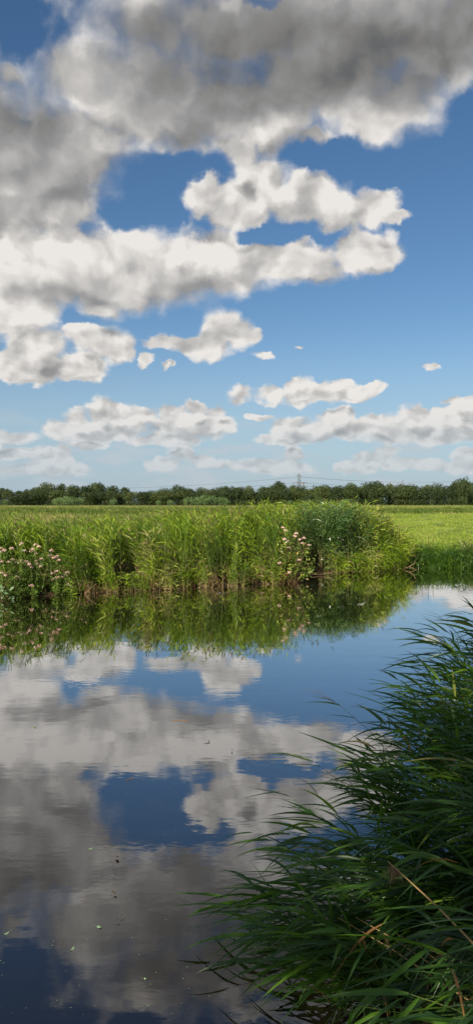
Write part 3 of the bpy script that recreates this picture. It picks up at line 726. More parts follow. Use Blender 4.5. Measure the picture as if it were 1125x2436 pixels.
def herb_plant(x, D, heads, lab, spreadx=0.16):
    z0 = max(0.02, float(land(x, D)))
    e = tag(empty('flowering_herb', (x, D, z0)), lab, 'flowering plant', 'pink flowering herbs at the left water edge')
    ms = MB(); ml = MB()
    tips = []
    for (px, py) in heads:
        hx = px_ground(px, D) - x; hz = CAM_H - (py - HORIZON) * D / FPX - z0
        tips.append((hx, rng.uniform(-0.12, 0.02), max(0.15, hz)))
    extra = [(rng.normal(0, spreadx), rng.uniform(-0.2, 0.15), rng.uniform(0.4, 0.9) * max(t_[2] for t_ in tips)) for _ in range(6)]
    for k, tp in enumerate(tips + extra):
        s = np.linspace(0, 1, 6)[:, None]; b = np.array([tp[0] * 0.35, tp[1] * 0.3, -0.03]); tpv = np.array(tp)
        P_ = b + (tpv - b) * s + np.array([0, -0.06, 0]) * np.sin(s * math.pi)
        tube(ms, P_, np.linspace(0.006, 0.003, 6), 0.6, sides=4)
        n = int(60 * tp[2] + 22); u_ = rng.uniform(0.1, 0.99, n)[:, None]
        c = b + (tpv - b) * u_ + rng.normal(0, 0.045, (n, 3))
        leaf_quads(ml, c, rng.uniform(0.06, 0.12, n), np.clip(rng.normal(0.45, 0.25, n), 0, 1), aspect=0.38)
    ms.build('stems', M['stem'], e); ml.build('leaves', M['herb'], e)
    for tp in tips:
        floret_head(e, tp, rng.uniform(0.042, 0.070))
        if rng.random() < 0.6: floret_head(e, (tp[0] + rng.choice([-1, 1]) * 0.10, tp[1] - 0.03, tp[2] - 0.05), 0.04)
    return e
H_ = [
 (0, [(2,1305),(12,1310)], 'pink flowering herb at the left edge, flowers level with the top of its row'),
 (14, [(9,1363),(-4,1332)], 'pink flowering herb at the left edge with one low pale flower head'),
 (34, [(32,1305),(32,1332)], 'second tall pink herb from the left edge'),
 (52, [(53,1294),(52,1333)], 'slender pink herb whose single top head stands above its neighbours'),
 (62, [(60,1311),(64,1337)], 'pink herb with small heads left of the fullest flower cluster'),
 (78, [(75,1312),(85,1318),(80,1308)], 'pink herb with the fullest cluster of flower heads'),
 (90, [(88,1295),(98,1330)], 'tall pink herb with its top head just right of the fullest cluster'),
 (86, [(88,1343),(70,1345)], 'short pink herb below the fullest cluster'),
 (40, [(42,1373),(36,1378)], 'low pink herb near the water below the left row'),
 (76, [(76,1394)], 'lowest pink herb, one head just above the dark water edge'),
 (126, [(125,1310),(122,1322)], 'pale topped herb standing left in the gap of reeds'),
 (140, [(138,1324),(134,1328)], 'bushy pink herb with a wide double head, right part of the row'),
 (138, [(135,1360),(136,1375)], 'pink herb half way down the bank below the wide double head'),
 (160, [(162,1362),(158,1368)], 'pink herb with a drooping cluster at the right end of the row'),
 (164, [(164,1392)], 'small pink herb close to the water under the drooping cluster'),
 (198, [(197,1340),(199,1349)], 'lone pink herb set apart among reeds, rightmost of the herbs'),
]
for px, heads, lab in H_:
    hy = max(h[1] for h in heads)
    D0 = np.interp(px, [0, 170, 260], [18.6, 19.8, 20.2]); D = D0 + np.interp(hy, [1300, 1400], [0.20, -0.22])
    herb_plant(px_ground(px, D), D, heads, lab)

# leafy shrub with dusty pink heads in front of the notch
e = tag(empty('flowering_shrub', (1.72, 22.45, 0.05)), 'broad leaved shrub with dusty pink flower heads between reed bed and dark notch', 'shrub')
ms = MB(); ml = MB()
for k in range(26):
    tp = np.array([rng.normal(0.02, 0.30), rng.uniform(-0.45, 0.2), rng.uniform(0.45, 1.62)]); tp[0] *= 1.15 - tp[2] * 0.28
    b = np.array([tp[0] * 0.2, 0.1, -0.1]); s = np.linspace(0, 1, 7)[:, None]
    P_ = b + (tp - b) * s + np.array([0, 0, 0.12]) * np.sin(s * math.pi)
    tube(ms, P_, np.linspace(0.010, 0.004, 7), sides=4)
    n = 75; u_ = rng.uniform(0.3, 1.02, n)[:, None]; c = b + (tp - b) * u_ + rng.normal(0, 0.07, (n, 3))
    leaf_quads(ml, c, rng.uniform(0.06, 0.105, n), np.clip(rng.normal(0.5, 0.25, n), 0, 1), aspect=0.75)
ms.build('branches', M['twig'], e); ml.build('leaves', M['shrub'], e)
for px, py in [(673,1255),(678,1262),(704,1270),(713,1284),(722,1280),(676,1283),(684,1288),(686,1303),(712,1333),(664,1340),(734,1297),(688,1362),(700,1276),(718,1293)]:
    hx = px_ground(px, 22.1) - 1.72; hz = CAM_H - (py - HORIZON) * 22.1 / FPX - 0.05
    floret_head(e, (hx, -0.38 + rng.uniform(-0.06, 0.06), hz), rng.uniform(0.04, 0.06))

# pale round-leaved plant at the left water edge
e = tag(empty('round_leaved_plant', (-5.95, 18.25, 0.0)), 'pale round leaved plant trailing onto the water at the left edge', 'plant')
ml = MB(); ms = MB()
for k in range(30):
    c = np.array([rng.normal(0.0, 0.16), rng.normal(0, 0.12), rng.uniform(0.04, 0.42)])
    c[0] += 0.35 * (0.25 - c[2]) * (k % 3 == 0)
    n = 8; a = np.arange(n) * 2 * math.pi / n; r = rng.uniform(0.022, 0.05); tx = rng.normal(0, 0.5); ty = rng.uniform(-0.9, 0.1)
    V = np.stack([np.cos(a) * r, np.sin(a) * r, np.cos(a) * r * tx - np.sin(a) * r * ty], 1) + c
    V = np.vstack([V, c + np.array([0, 0, -0.006])]); F = [(q, (q + 1) % n, n, -1) for q in range(n)]
    ml.add(V, F, rng.random()); tube(ms, [np.array([c[0] * 0.5, 0.1, 0]), c * [0.8, 0.8, 0.6], c], 0.0025, 0.3, sides=3)
ml.build('leaves', M['pale'], e); ms.build('stems', M['stem'], e)

# dead branches in the water's edge
def branch(name, pts, r, lab, twigs=()):
    mb = MB(); P_ = np.array(pts, float); o = P_[0].copy(); tube(mb, P_ - o, np.linspace(r, r * 0.4, len(P_)), sides=5)
    for tw in twigs: tube(mb, np.array(tw, float) - o, np.linspace(r * 0.6, r * 0.25, len(tw)), sides=4)
    ob = mb.build(name, M['twig']); ob.location = o; tag(ob, lab, 'branch'); return ob
branch('dead_branch', [(6.30, 27.0, 0.02), (6.5, 26.95, 0.10), (6.68, 26.9, 0.22), (6.72, 26.9, 0.36)], 0.022, 'forked dead branch leaning out of the water beside the right bank', [[(6.5, 26.95, 0.10), (6.62, 26.8, 0.05), (6.78, 26.7, -0.02)]])
branch('dead_branch', [(2.55, 24.6, 0.06), (2.9, 24.7, 0.03), (3.2, 24.75, 0.06), (3.4, 24.8, 0.16)], 0.016, 'thin bare branch lying on the water in front of the silvery reed clump', [[(2.9, 24.7, 0.03), (3.05, 24.6, 0.09), (3.3, 24.6, 0.11)]])
branch('dead_branch', [(-4.15, 19.55, 0.0), (-4.0, 19.6, 0.16), (-3.85, 19.65, 0.28)], 0.014, 'bare forked twig in the dark gap right of the lone pink herb', [[(-4.0, 19.6, 0.16), (-4.15, 19.6, 0.24), (-4.3, 19.6, 0.28)]])

# ------------------------------------------------------------------ floating bits on the water
def water_xy(px, py):
    D = CAM_H * FPX / (py - HORIZON); return px_ground(px, D), D
fl = [(215,2024,0.035,'pale','yellowish leaf floating on the grey cloud reflection'),(277,2048,0.035,'wood','small dark curled leaf on the water, middle left'),(271,2135,0.032,'straw','brown leaf floating below the dark curled leaf'),
      (235,2213,0.030,'pale','pale leaf floating low over the reflected cloud edge'),(170,2266,0.032,'pale','pale leaf floating nearest the bottom left corner'),(281,2202,0.014,'wood','tiny dark scrap beside the pale floating leaf'),(290,2191,0.012,'wood','tiny dark scrap just above its twin on the water'),
      (82,1733,0.03,'reed','small green leaf floating at the left in the bright reflection'),(280,1843,0.022,'straw','tan leaf scrap at the top of the dark blue reflection'),(552,1790,0.02,'wood','dark scrap floating near the middle of the bright reflection'),
      (345,2338,0.014,'pale','whitish speck floating near the bottom'),(13,2228,0.03,'pale','pale leaf scrap at the left edge near the reflected blue')]
for px, py, r, mt, lab in fl:
    r *= 0.55; mt = 'wood' if mt == 'straw' else mt
    x, D = water_xy(px, py); n = 9; a = np.arange(n) * 2 * math.pi / n; asp = rng.uniform(0.45, 0.8); cz = 0.002 if mt != 'wood' else 0.012
    mb = MB(); V = np.stack([np.cos(a) * r, np.sin(a) * r * asp * (1 + 0.2 * np.cos(2 * a)), cz + 0.003 * np.cos(a * 2 + 1) + (0.01 * (np.cos(a) > .5) if mt == 'wood' else 0)], 1)
    V = np.vstack([V, [(0, 0, cz + 0.001)]]); mb.add(V, [(q, (q + 1) % n, n, -1) for q in range(n)], 0.6)
    V2 = np.array([(r, -.0015, cz), (r + 0.02, -.001, cz), (r + 0.02, .001, cz), (r, .0015, cz)]); mb.add(V2, [(0, 1, 2, 3)], 0.3)
    o = mb.build('floating_leaf', M[mt]); o.location = (x, D, 0.0); o.rotation_euler = (0, 0, rng.uniform(0, 6)); tag(o, lab, 'leaf', 'leaf scraps floating on the water')
for (x0, y0, x1, y1, lab) in [(410,1716,450,1718,'long straight straw floating in the bright reflection'),(485,1772,500,1770,'short dark twig floating left of centre'),(298,1861,318,1854,'thin pale straw on the dark blue reflection')]:
    a_ = water_xy(x0, y0); b_ = water_xy(x1, y1); mb = MB(); dx, dy = b_[0] - a_[0], b_[1] - a_[1]
    tube(mb, [(0, 0, 0.002), (dx * .5, dy * .5 + .01, 0.003), (dx, dy, 0.002)], 0.002, sides=4)
    if 'twig' in lab: tube(mb, [(dx * .6, dy * .6, 0.003), (dx * .8, dy * .6 + 0.08, 0.01)], 0.003, sides=4)
    o = mb.build('floating_straw', M['straw'] if 'straw' in lab else M['wood']); o.location = (a_[0], a_[1], 0); tag(o, lab, 'straw' if 'straw' in lab else 'twig')
# fine specks of duckweed and dust: beyond counting
mb = MB(); n = 420
py = 1500 + 930 * rng.random(n) ** 0.8; px = rng.uniform(-150, 1000, n)
D = CAM_H * FPX / (py - HORIZON); x = (px - 562.5) / FPX * D; keep = D > yn(x) + 0.3
x, D = x[keep], D[keep]; r = rng.uniform(0.0012, 0.0032, len(x)); a = np.arange(6) * math.pi / 3
V = np.stack([x[:, None] + r[:, None] * np.cos(a), D[:, None] + r[:, None] * np.sin(a), np.full((len(x), 6), 0.003)], -1).reshape(-1, 3)
b6 = np.arange(len(x)) * 6
mb.add(V, np.concatenate([np.stack([b6, b6 + 1, b6 + 2, b6 + 3], 1), np.stack([b6, b6 + 3, b6 + 4, b6 + 5], 1)]), np.tile(rng.random(len(x)), 2))
tag(mb.build('duckweed', M['pale']), 'tiny specks of duckweed and dust scattered over the water', 'duckweed', kind='stuff')

# ------------------------------------------------------------------ trees
def blob_crown(mb, lobes, n, size, seed=None):
    """leaf clumps spread over the outer part of several lobes: lobes (k,6) = centre, radii"""
    lobes = np.array(lobes, float); vol = (lobes[:, 3] * lobes[:, 4] * lobes[:, 5]) ** (2 / 3)
    pick = rng.choice(len(lobes), n, p=vol / vol.sum())
    dirs = unit(rng.normal(0, 1, (n, 3))); rad = rng.uniform(0.7, 1.03, n)
    c = lobes[pick, :3] + dirs * lobes[pick, 3:] * rad[:, None]
    nrm = unit(dirs + rng.normal(0, 0.35, (n, 3)))
    a = unit(np.cross(nrm, rng.normal(0, 1, (n, 3)))); b = np.cross(nrm, a)
    s = size * rng.uniform(0.5, 1.2, n)[:, None]
    V = np.stack([c - a * s * 0.5, c + b * s * 0.32 - a * s * 0.1, c + a * s * 0.5, c - b * s * 0.32 + a * s * 0.1], 1).reshape(-1, 3)
    i4 = np.arange(n) * 4
    mb.add(V, np.stack([i4, i4 + 1, i4 + 2, i4 + 3], 1), rng.random(n))
def make_tree(h, w, n, mat='crown', slim=1.0, size=0.9, low=0.12):
    e = empty('broadleaf_tree' if mat == 'crown' else 'willow_bush', (0, 0, 0))
    mb = MB(); lobes = []; k = 16
    for q in range(k):
        f = (q + 0.5) / k; th = q * 2.39996 + rng.normal(0, 0.3)
        cz = 1 - 1.55 * f; cr = math.sqrt(max(0.02, 1 - cz * cz))                 # spiral over an egg shape
        r = rng.uniform(0.17, 0.27) * w
        lobes.append((math.cos(th) * cr * w * 0.33, math.sin(th) * cr * w * 0.33, h * (0.56 + 0.27 * cz * rng.uniform(0.85, 1.1)), r, r, r * rng.uniform(0.75, 0.95) * min(1.0, 0.5 + 0.06 * h)))
    lobes.append((0, 0, h * 0.55, w * 0.3, w * 0.3, h * 0.3))
    if low < 1:
        for q in range(5): lobes.append((math.cos(q * 1.3) * w * 0.28, math.sin(q * 1.3) * w * 0.28, h * 0.2, w * 0.2, w * 0.2, h * 0.19))
    blob_crown(mb, lobes, n, size)
    mb.build('crown', M[mat], e)
    mt = MB(); tube(mt, [(0, 0, -0.3), (0.05, 0, h * 0.2), (0.2, 0.1, h * 0.45), (0.1, 0, h * 0.75)], [h * 0.022, h * 0.018, h * 0.013, h * 0.005], sides=7)
    for q in range(0, 16, 2):
        l = lobes[q]; z_ = max(0.1, l[2] - 0.25 * h); tube(mt, [(0.08, 0, z_), (l[0] * 0.5, l[1] * 0.5, (z_ + l[2]) / 2 + 0.2), (l[0], l[1], l[2])], [h * 0.009, h * 0.006, h * 0.003], sides=4)
    mt.build('trunk', M['wood'], e)
    return e
rng = np.random.default_rng(21)
tree_protos = [make_tree(14, 15, 4200), make_tree(14, 12.5, 3600, low=0.2), make_tree(14, 17, 5000, low=0.3), make_tree(14, 13.5, 3600, low=0.12), make_tree(14, 16, 4200, low=0.25), make_tree(14, 11, 3000, low=0.1)]
willow_protos = [make_tree(5, 9, 900, 'willow', size=0.7, low=0.1), make_tree(5, 11, 1100, 'willow', size=0.7, low=0.1)]
used_protos = set()
def place(protos, k, x, y, h, w, rz, name=None):
    p = protos[k % len(protos)]
    key = (id(protos), k % len(protos))
    o = p if key not in used_protos else copy_tree(p)
    used_protos.add(key)
    base = 14.0 if protos is tree_protos else 5.0
    o.location = (x, y, float(land(x, y)) - 0.1); o.scale = (w, w, h / base); o.rotation_euler = (0, 0, rz)
    return o
PROF = np.array([(-140,1158),(-60,1160),(0,1163),(20,1156),(45,1165),(60,1163),(80,1158),(110,1152),(150,1146),(200,1147),(240,1149),(270,1153),(290,1158),(303,1150),(325,1160),(345,1166),(362,1163),(400,1156),(440,1157),(470,1158),(500,1155),(520,1155),(560,1152),(600,1155),(650,1153),(700,1155),(740,1155),(780,1155),(810,1150),(850,1150),(905,1145),(935,1148),(960,1150),(1000,1155),(1040,1149),(1060,1152),(1080,1143),(1105,1137),(1125,1145),(1200,1150),(1260,1152)], float)
def top_z(px, D, off=0): return CAM_H + (HORIZON - np.interp(px, PROF[:, 0], PROF[:, 1]) - off) * D / FPX
ORD = ['first','second','third','fourth','fifth','sixth','seventh','eighth','ninth','tenth','eleventh','twelfth','thirteenth','fourteenth','fifteenth','sixteenth','seventeenth','eighteenth','nineteenth','twentieth','twenty-first','twenty-second','twenty-third','twenty-fourth','twenty-fifth','twenty-sixth','twenty-seventh'] + [f'{a_}-{b_}' for a_ in ('thirty', 'forty') for b_ in ('first', 'second', 'third', 'fourth', 'fifth', 'sixth', 'seventh', 'eighth', 'ninth')]
def row(pxs, D, off, kind, hs, ws, grp):
    mark = 711
    L_ = [p for p in pxs if p < mark][::-1]; R_ = [p for p in pxs if p >= mark]
    for side, lst in (('left', L_), ('right', R_)):
        for i, px in enumerate(lst):
            d = D + rng.uniform(-12, 12); x = px_ground(px, d)
            h = (top_z(px, d, off(px)) - 0.8) * hs * rng.uniform(0.90, 1.10)
            o = place(tree_protos, int(rng.integers(0, 6)), x, d, h, ws * rng.uniform(0.7, 1.25), rng.uniform(0, 6.28))
            tag(o, f'{kind}, {ORD[i]} to the {side} of the pylon', 'tree', grp)
fr = []; p = -70.0
while p < 1200:
    fr.append(p); p += rng.uniform(17, 40)
row(fr, 590, lambda px: (9 + 12 * float(np.exp(-((px - 190) / 90) ** 2)) + 3 * math.sin(px * 0.21)) if px < 640 else 5 + 4 * math.sin(px * 0.17), 'front row tree of the far wood', 1.0, 1.0, 'front row trees of the far wood')
bk = []; p = -60.0
while p < 1190:
    if not 318 < p < 352: bk.append(p)
    p += rng.uniform(14, 38)
row(bk, 640, lambda px: 0, 'rear crown above the far wood', 1.0, 1.05, 'back row trees of the far wood')
# trees that stand out
for px, D, y_, w_, lab in [(664,800,1140,1.35,'solitary round headed tree rising above the wood just left of the pylon'),(1098,650,1135,1.0,'tallest tree of the far wood near the right edge'),(1082,640,1141,0.8,'tall narrow tree beside the tallest one near the right edge'),(340,560,1166,0.9,'bright rounded tree at the end of the left wood before the dip')]:
    x = px_ground(px, D); h = CAM_H + (HORIZON - y_) * D / FPX - 0.8
    tag(place(tree_protos, int(rng.integers(0, 6)), x, D, h, w_, 1.0), lab, 'tree')
for i, (px, D, y_, w_) in enumerate([(140,545,1184,1.1),(165,540,1181,1.3),(190,548,1184,1.1),(270,535,1187,0.6),(378,545,1190,0.5),(405,545,1190,0.5),(450,545,1183,1.1),(480,540,1180,1.3),(505,545,1180,1.2),(530,545,1184,1.0),(690,500,1190,0.5),(820,480,1188,0.6),(15,545,1189,0.5)]):
    x = px_ground(px, D); h = CAM_H + (HORIZON - y_) * D / FPX - 0.7
    o = place(willow_protos, i, x, D, h, w_, i * 1.7)
    labs = ['pale willow bush at the left end of the left thicket','broadest pale willow bush of the left thicket','pale willow bush at the right end of the left thicket','small round bush standing out in the field below the hump of wood','small pale bush just right of the bright rounded tree','second small pale bush right of the bright rounded tree',
            'pale willow bush at the left end of the middle thicket','tall pale willow bush left of centre in the middle thicket','tall pale willow bush right of centre in the middle thicket','low willow bush at the right end of the middle thicket','small dark bush before the wood under the solitary tree','rounded bush before the wood behind the reed clump','small bush at the foot of the wood near the left edge']
    tag(o, labs[i], 'bush', 'bushes before the far wood')

# undergrowth that closes the foot of the wood
mb = MB(); lb = []
for px in np.arange(-120, 1260, 7):
    d = 605 + rng.uniform(-8, 20); lb.append((px_ground(px, d), d, 1.0 + rng.uniform(0.8, 2.6), 4.2, 3.0, rng.uniform(3.5, 6.0)))
blob_crown(mb, lb, 30000, 1.0)
tag(mb.build('undergrowth', M['crown']), 'dark tangled undergrowth closing the foot of the far wood', 'undergrowth', kind='stuff')

# ------------------------------------------------------------------ pylons, cables, crane
def pylon(px, D, H, lab):
    x = px_ground(px, D)
    e = tag(empty('pylon', (x, D, float(land(x, D)))), lab, 'pylon')
    mb = MB(); r = 0.22
    zz = [0, H * 0.22, H * 0.42, H * 0.58, H * 0.72, H * 0.84, H * 0.94, H]; ww = [4.2, 3.1, 2.3, 1.9, 1.7, 1.6, 1.5, 0.3]
    for sx in (-1, 1):
        for sy in (-1, 1): tube(mb, [(sx * w_, sy * w_, z_) for w_, z_ in zip(ww, zz)], 0.30, sides=4)
    for a in range(len(zz) - 1):
        for s in (-1, 1):
            tube(mb, [(-ww[a], s * ww[a], zz[a]), (ww[a + 1], s * ww[a + 1], zz[a + 1])], r, sides=3); tube(mb, [(ww[a], s * ww[a], zz[a]), (-ww[a + 1], s * ww[a + 1], zz[a + 1])], r, sides=3)
            tube(mb, [(-ww[a + 1], s * ww[a + 1], zz[a + 1]), (ww[a + 1], s * ww[a + 1], zz[a + 1])], r, sides=3)
    mb.build('lattice_tower', M['steel'], e)
    for z_, w_ in ((0.945, 3.8), (0.76, 3.6), (0.655, 3.9)):
        mb = MB()
        for s in (-1, 1):
            tube(mb, [(0, 1.0, H * z_), (s * w_, 0, H * z_ - 0.3)], 0.2, sides=4); tube(mb, [(0, -1.0, H * z_), (s * w_, 0, H * z_ - 0.3)], 0.2, sides=4); tube(mb, [(s * 1.4, 0, H * (z_ + 0.035)), (s * w_, 0, H * z_ - 0.3)], 0.18, sides=4)
            tube(mb, [(s * w_, 0, H * z_ - 0.3), (s * w_, 0, H * z_ - 2.4)], 0.16, sides=5)
        mb.build('crossarm', M['steel'], e)
    return np.array([x, D, float(land(x, D))]), H
A, HA = pylon(711, 1180, 50.5, 'grey lattice pylon standing above the far wood left of the cables')
B, HB = pylon(1087, 1480, 52, 'smaller distant pylon half hidden by the tallest tree at the right')
C_, HC = pylon(150, 1900, 50, 'far pylon hidden behind the hump of the left wood')
def cable(p0_, p1_, sag, lab):
    s = np.linspace(0, 1, 25)[:, None]; P_ = p0_ + (p1_ - p0_) * s; P_[:, 2] -= (4 * sag * s * (1 - s))[:, 0]
    mb = MB(); tube(mb, P_ - p0_, 0.11, sides=4); o = mb.build('power_cable', M['wire']); o.location = p0_; tag(o, lab, 'cable', 'power cables of the pylon line')
ARM = ((0.945, 3.8, 'top'), (0.76, 3.6, 'middle'), (0.655, 3.9, 'lowest'))
for (z_, w_, nm) in ARM:
    for s, sn in ((-1, 'left'), (1, 'right')):
        a_ = A + np.array([s * w_, 0, HA * z_ - 2.4]); b_ = B + np.array([s * w_, 0, HB * z_ - 2.4]); c_ = C_ + np.array([s * w_, 0, HC * z_ - 2.4])
        cable(a_, b_, 5, f'cable running right between the pylons from the {sn} tip of the {nm} crossarm')
        cable(a_, c_, 9, f'cable running away left from the {sn} tip of the {nm} crossarm')
D = 1000; x = px_ground(722, D); z0 = float(land(x, D)); zt = CAM_H + (HORIZON - 1149) * D / FPX - z0
e = tag(empty('tower_crane', (x, D, z0)), 'small dark tower crane with a flat jib beside the pylon above the treetops', 'crane')
mb = MB()
for sx in (-.7, .7):
    for sy in (-.7, .7): tube(mb, [(sx, sy, 0), (sx, sy, zt)], 0.15, sides=4)
for k in range(12):
    tube(mb, [(-.7, -.7, zt * k / 12), (.7, -.7, zt * (k + 1) / 12)], 0.1, sides=3); tube(mb, [(.7, .7, zt * k / 12), (-.7, .7, zt * (k + 1) / 12)], 0.1, sides=3)
mb.build('mast', M['crane'], e)
mb = MB()
for yy, zz_ in ((-.5, 0), (.5, 0), (0, 0.9)): tube(mb, [(-15.5, yy * .6, zt + zz_ * 0.4), (0, yy, zt + zz_), (4.8, yy, zt + zz_ * .6)], 0.14, sides=4)
for k in range(20):
    tube(mb, [(-15 + k, -.5, zt), (-14.5 + k, 0, zt + .7)], 0.07, sides=3); tube(mb, [(-14.5 + k, 0, zt + .7), (-14 + k, .5, zt)], 0.07, sides=3)
mb.build('jib', M['crane'], e)
mb = MB(); box(mb, (3.2, -.7, zt - 1.6), (5.0, .7, zt + 0.1)); mb.build('counterweight', M['concrete'], e)
mb = MB(); box(mb, (-1.9, -.9, zt - 1.7), (-0.75, .4, zt - .15)); box(mb, (-1.2, -1.0, zt - 1.0), (-0.8, -.9, zt - .4)); mb.build('cab', M['crane'], e)
D = 900; x = px_ground(957, D); z0 = float(land(x, D)); zt = CAM_H + (HORIZON - 1142) * D / FPX - z0
mb = MB()
for sx, sy in ((-.35, -.2), (.35, -.2), (0, .4)): tube(mb, [(sx, sy, 0), (sx * .6, sy * .6, zt)], 0.12, sides=4)
for k in range(16): tube(mb, [(-.3, -.2, zt * k / 16), (.3, -.2, zt * (k + 1) / 16)], 0.08, sides=3)
o = mb.build('radio_mast', M['crane']); o.location = (x, D, z0); tag(o, 'thin reddish mast tip poking out above the treetops on the right', 'mast')

# ------------------------------------------------------------------ near reeds
rng = np.random.default_rng(33)
NW = (-0.95, -0.12)
near_m = [M['reed_near'], M['stem'], M['plume'], M['straw']]
def near_top(xt, y):
    z = np.interp(xt, [-0.6, -0.2, 0.2, 0.4, 1.0, 1.5, 2.2, 3.2, 5], [0.32, 0.42, 0.58, 0.70, 0.98, 1.34, 1.5, 1.8, 2.0])
    return np.minimum(z, 0.62 + np.maximum(0, y - 2.2) * 0.42)
def near_field(n, y0, y1, d0, d1, nleaf, tone0, droop, seed=0, lean0=0.45, hmul=1.0, segs=5):
    y = rng.uniform(y0, y1, n * 3)
    xs = np.interp(y, NEAR[:, 1], NEAR[:, 0]); d = rng.uniform(d0, d1, n * 3); x = xs + d
    keep = (x > 0.25) & (x < 0.36 * y + 1.6); x, y = x[keep][:n], y[keep][:n]; N = len(x)
    z = np.maximum(land(x, y), -0.25)
    dx = -(lean0 + rng.normal(0, 0.14, N)) * np.interp(x, [0.3, 1, 3], [0.9, 1.1, 1.0]); dy = rng.normal(-0.05, 0.14, N)
    zt = near_top(x + dx, y) * hmul * (1.02 - 0.5 * rng.random(N) ** 1.6)
    H = np.maximum(zt - z, 0.3) + 0.21 * np.hypot(dx, dy)
    tone = np.clip(tone0 - 0.20 * sstep(-y, -4.6, -3.2) + rng.normal(0, 0.12, N), 0, 0.95)  # stalks nearer the viewer get a darker tone, imitating shade
    return np.stack([x, y, z], 1), H, np.stack([dx, dy], 1) / H[:, None], tone
mb = MB()
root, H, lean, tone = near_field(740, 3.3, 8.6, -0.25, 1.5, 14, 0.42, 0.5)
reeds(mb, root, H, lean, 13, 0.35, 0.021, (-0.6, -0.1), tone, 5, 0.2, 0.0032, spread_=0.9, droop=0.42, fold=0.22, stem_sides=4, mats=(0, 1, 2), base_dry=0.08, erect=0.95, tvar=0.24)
root, H, lean, tone = near_field(110, 2.4, 4.0, 0.6, 2.0, 11, 0.22, 0.5, hmul=0.7)  # low base tone imitates deeper shade on this closest growth
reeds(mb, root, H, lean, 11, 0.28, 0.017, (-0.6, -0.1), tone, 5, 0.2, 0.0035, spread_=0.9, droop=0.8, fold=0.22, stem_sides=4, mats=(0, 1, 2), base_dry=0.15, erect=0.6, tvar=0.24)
# hanging dry leaves inside the stand
n = 110; y = rng.uniform(2.6, 6.5, n); x = np.interp(y, NEAR[:, 1], NEAR[:, 0]) + rng.uniform(-0.1, 1.0, n)
z = np.maximum(land(x, y), 0) + rng.uniform(0.05, 0.7, n)
ribbons(mb, np.stack([x, y, z], 1), np.stack([rng.normal(-0.3, 0.4, n), rng.normal(0, 0.4, n), rng.uniform(-0.6, 0.9, n)], 1), rng.uniform(0.1, 0.35, n), 0.012, np.array([0, 0, -0.6]), rng.random(n) * 0.5, 4, roll=rng.uniform(-1.5, 1.5, n), mi=3)
tag(mb.build('near_reed_bed', near_m), 'dark green reeds crowding the near bank at the lower right, leaves blown to the left', 'reeds', kind='stuff')

def single(root, tip, nleaf, leafL, leafW, tone, lab, t0=0.3, droop=0.25, erect=0.75, plume=False, spread_=0.5, wind=(-0.8, -0.1), rr=0.0032, fold=0.2):
    x, y = root; z = max(float(land(x, y)), -0.2)
    d = np.array(tip) - np.array([x, y, z]); H = d[2] + 0.21 * math.hypot(d[0], d[1])
    e = tag(empty('reed', (x, y, z)), lab, 'reed', 'single reeds at the edge of the near stand')
    class Split:                                   # the three material slots become three meshes
        def __init__(s): s.m = {0: MB(), 1: MB(), 2: MB()}
        def add(s, v, f, t=0.5, mi=0): s.m[mi].add(v, f, t, 0)
    sp = Split()
    reeds(sp, np.zeros((1, 3)), np.array([H]), np.array([[d[0], d[1]]]) / H, nleaf, leafL, leafW, wind, np.array([tone]), 7, t0, rr, spread_=spread_, droop=droop, fold=fold,
          stem_sides=6, base_dry=0.0, erect=erect, plume=1.0 if plume else 0.0)
    sp.m[1].build('stem', M['stem'], e); sp.m[0].build('leaves', M['reed_near'], e)
    if sp.m[2].v: sp.m[2].build('seed_head', M['plume'], e)
def P3(px, py, D): return ((px - 562.5) / FPX * D, D, CAM_H - (py - HORIZON) * D / FPX)
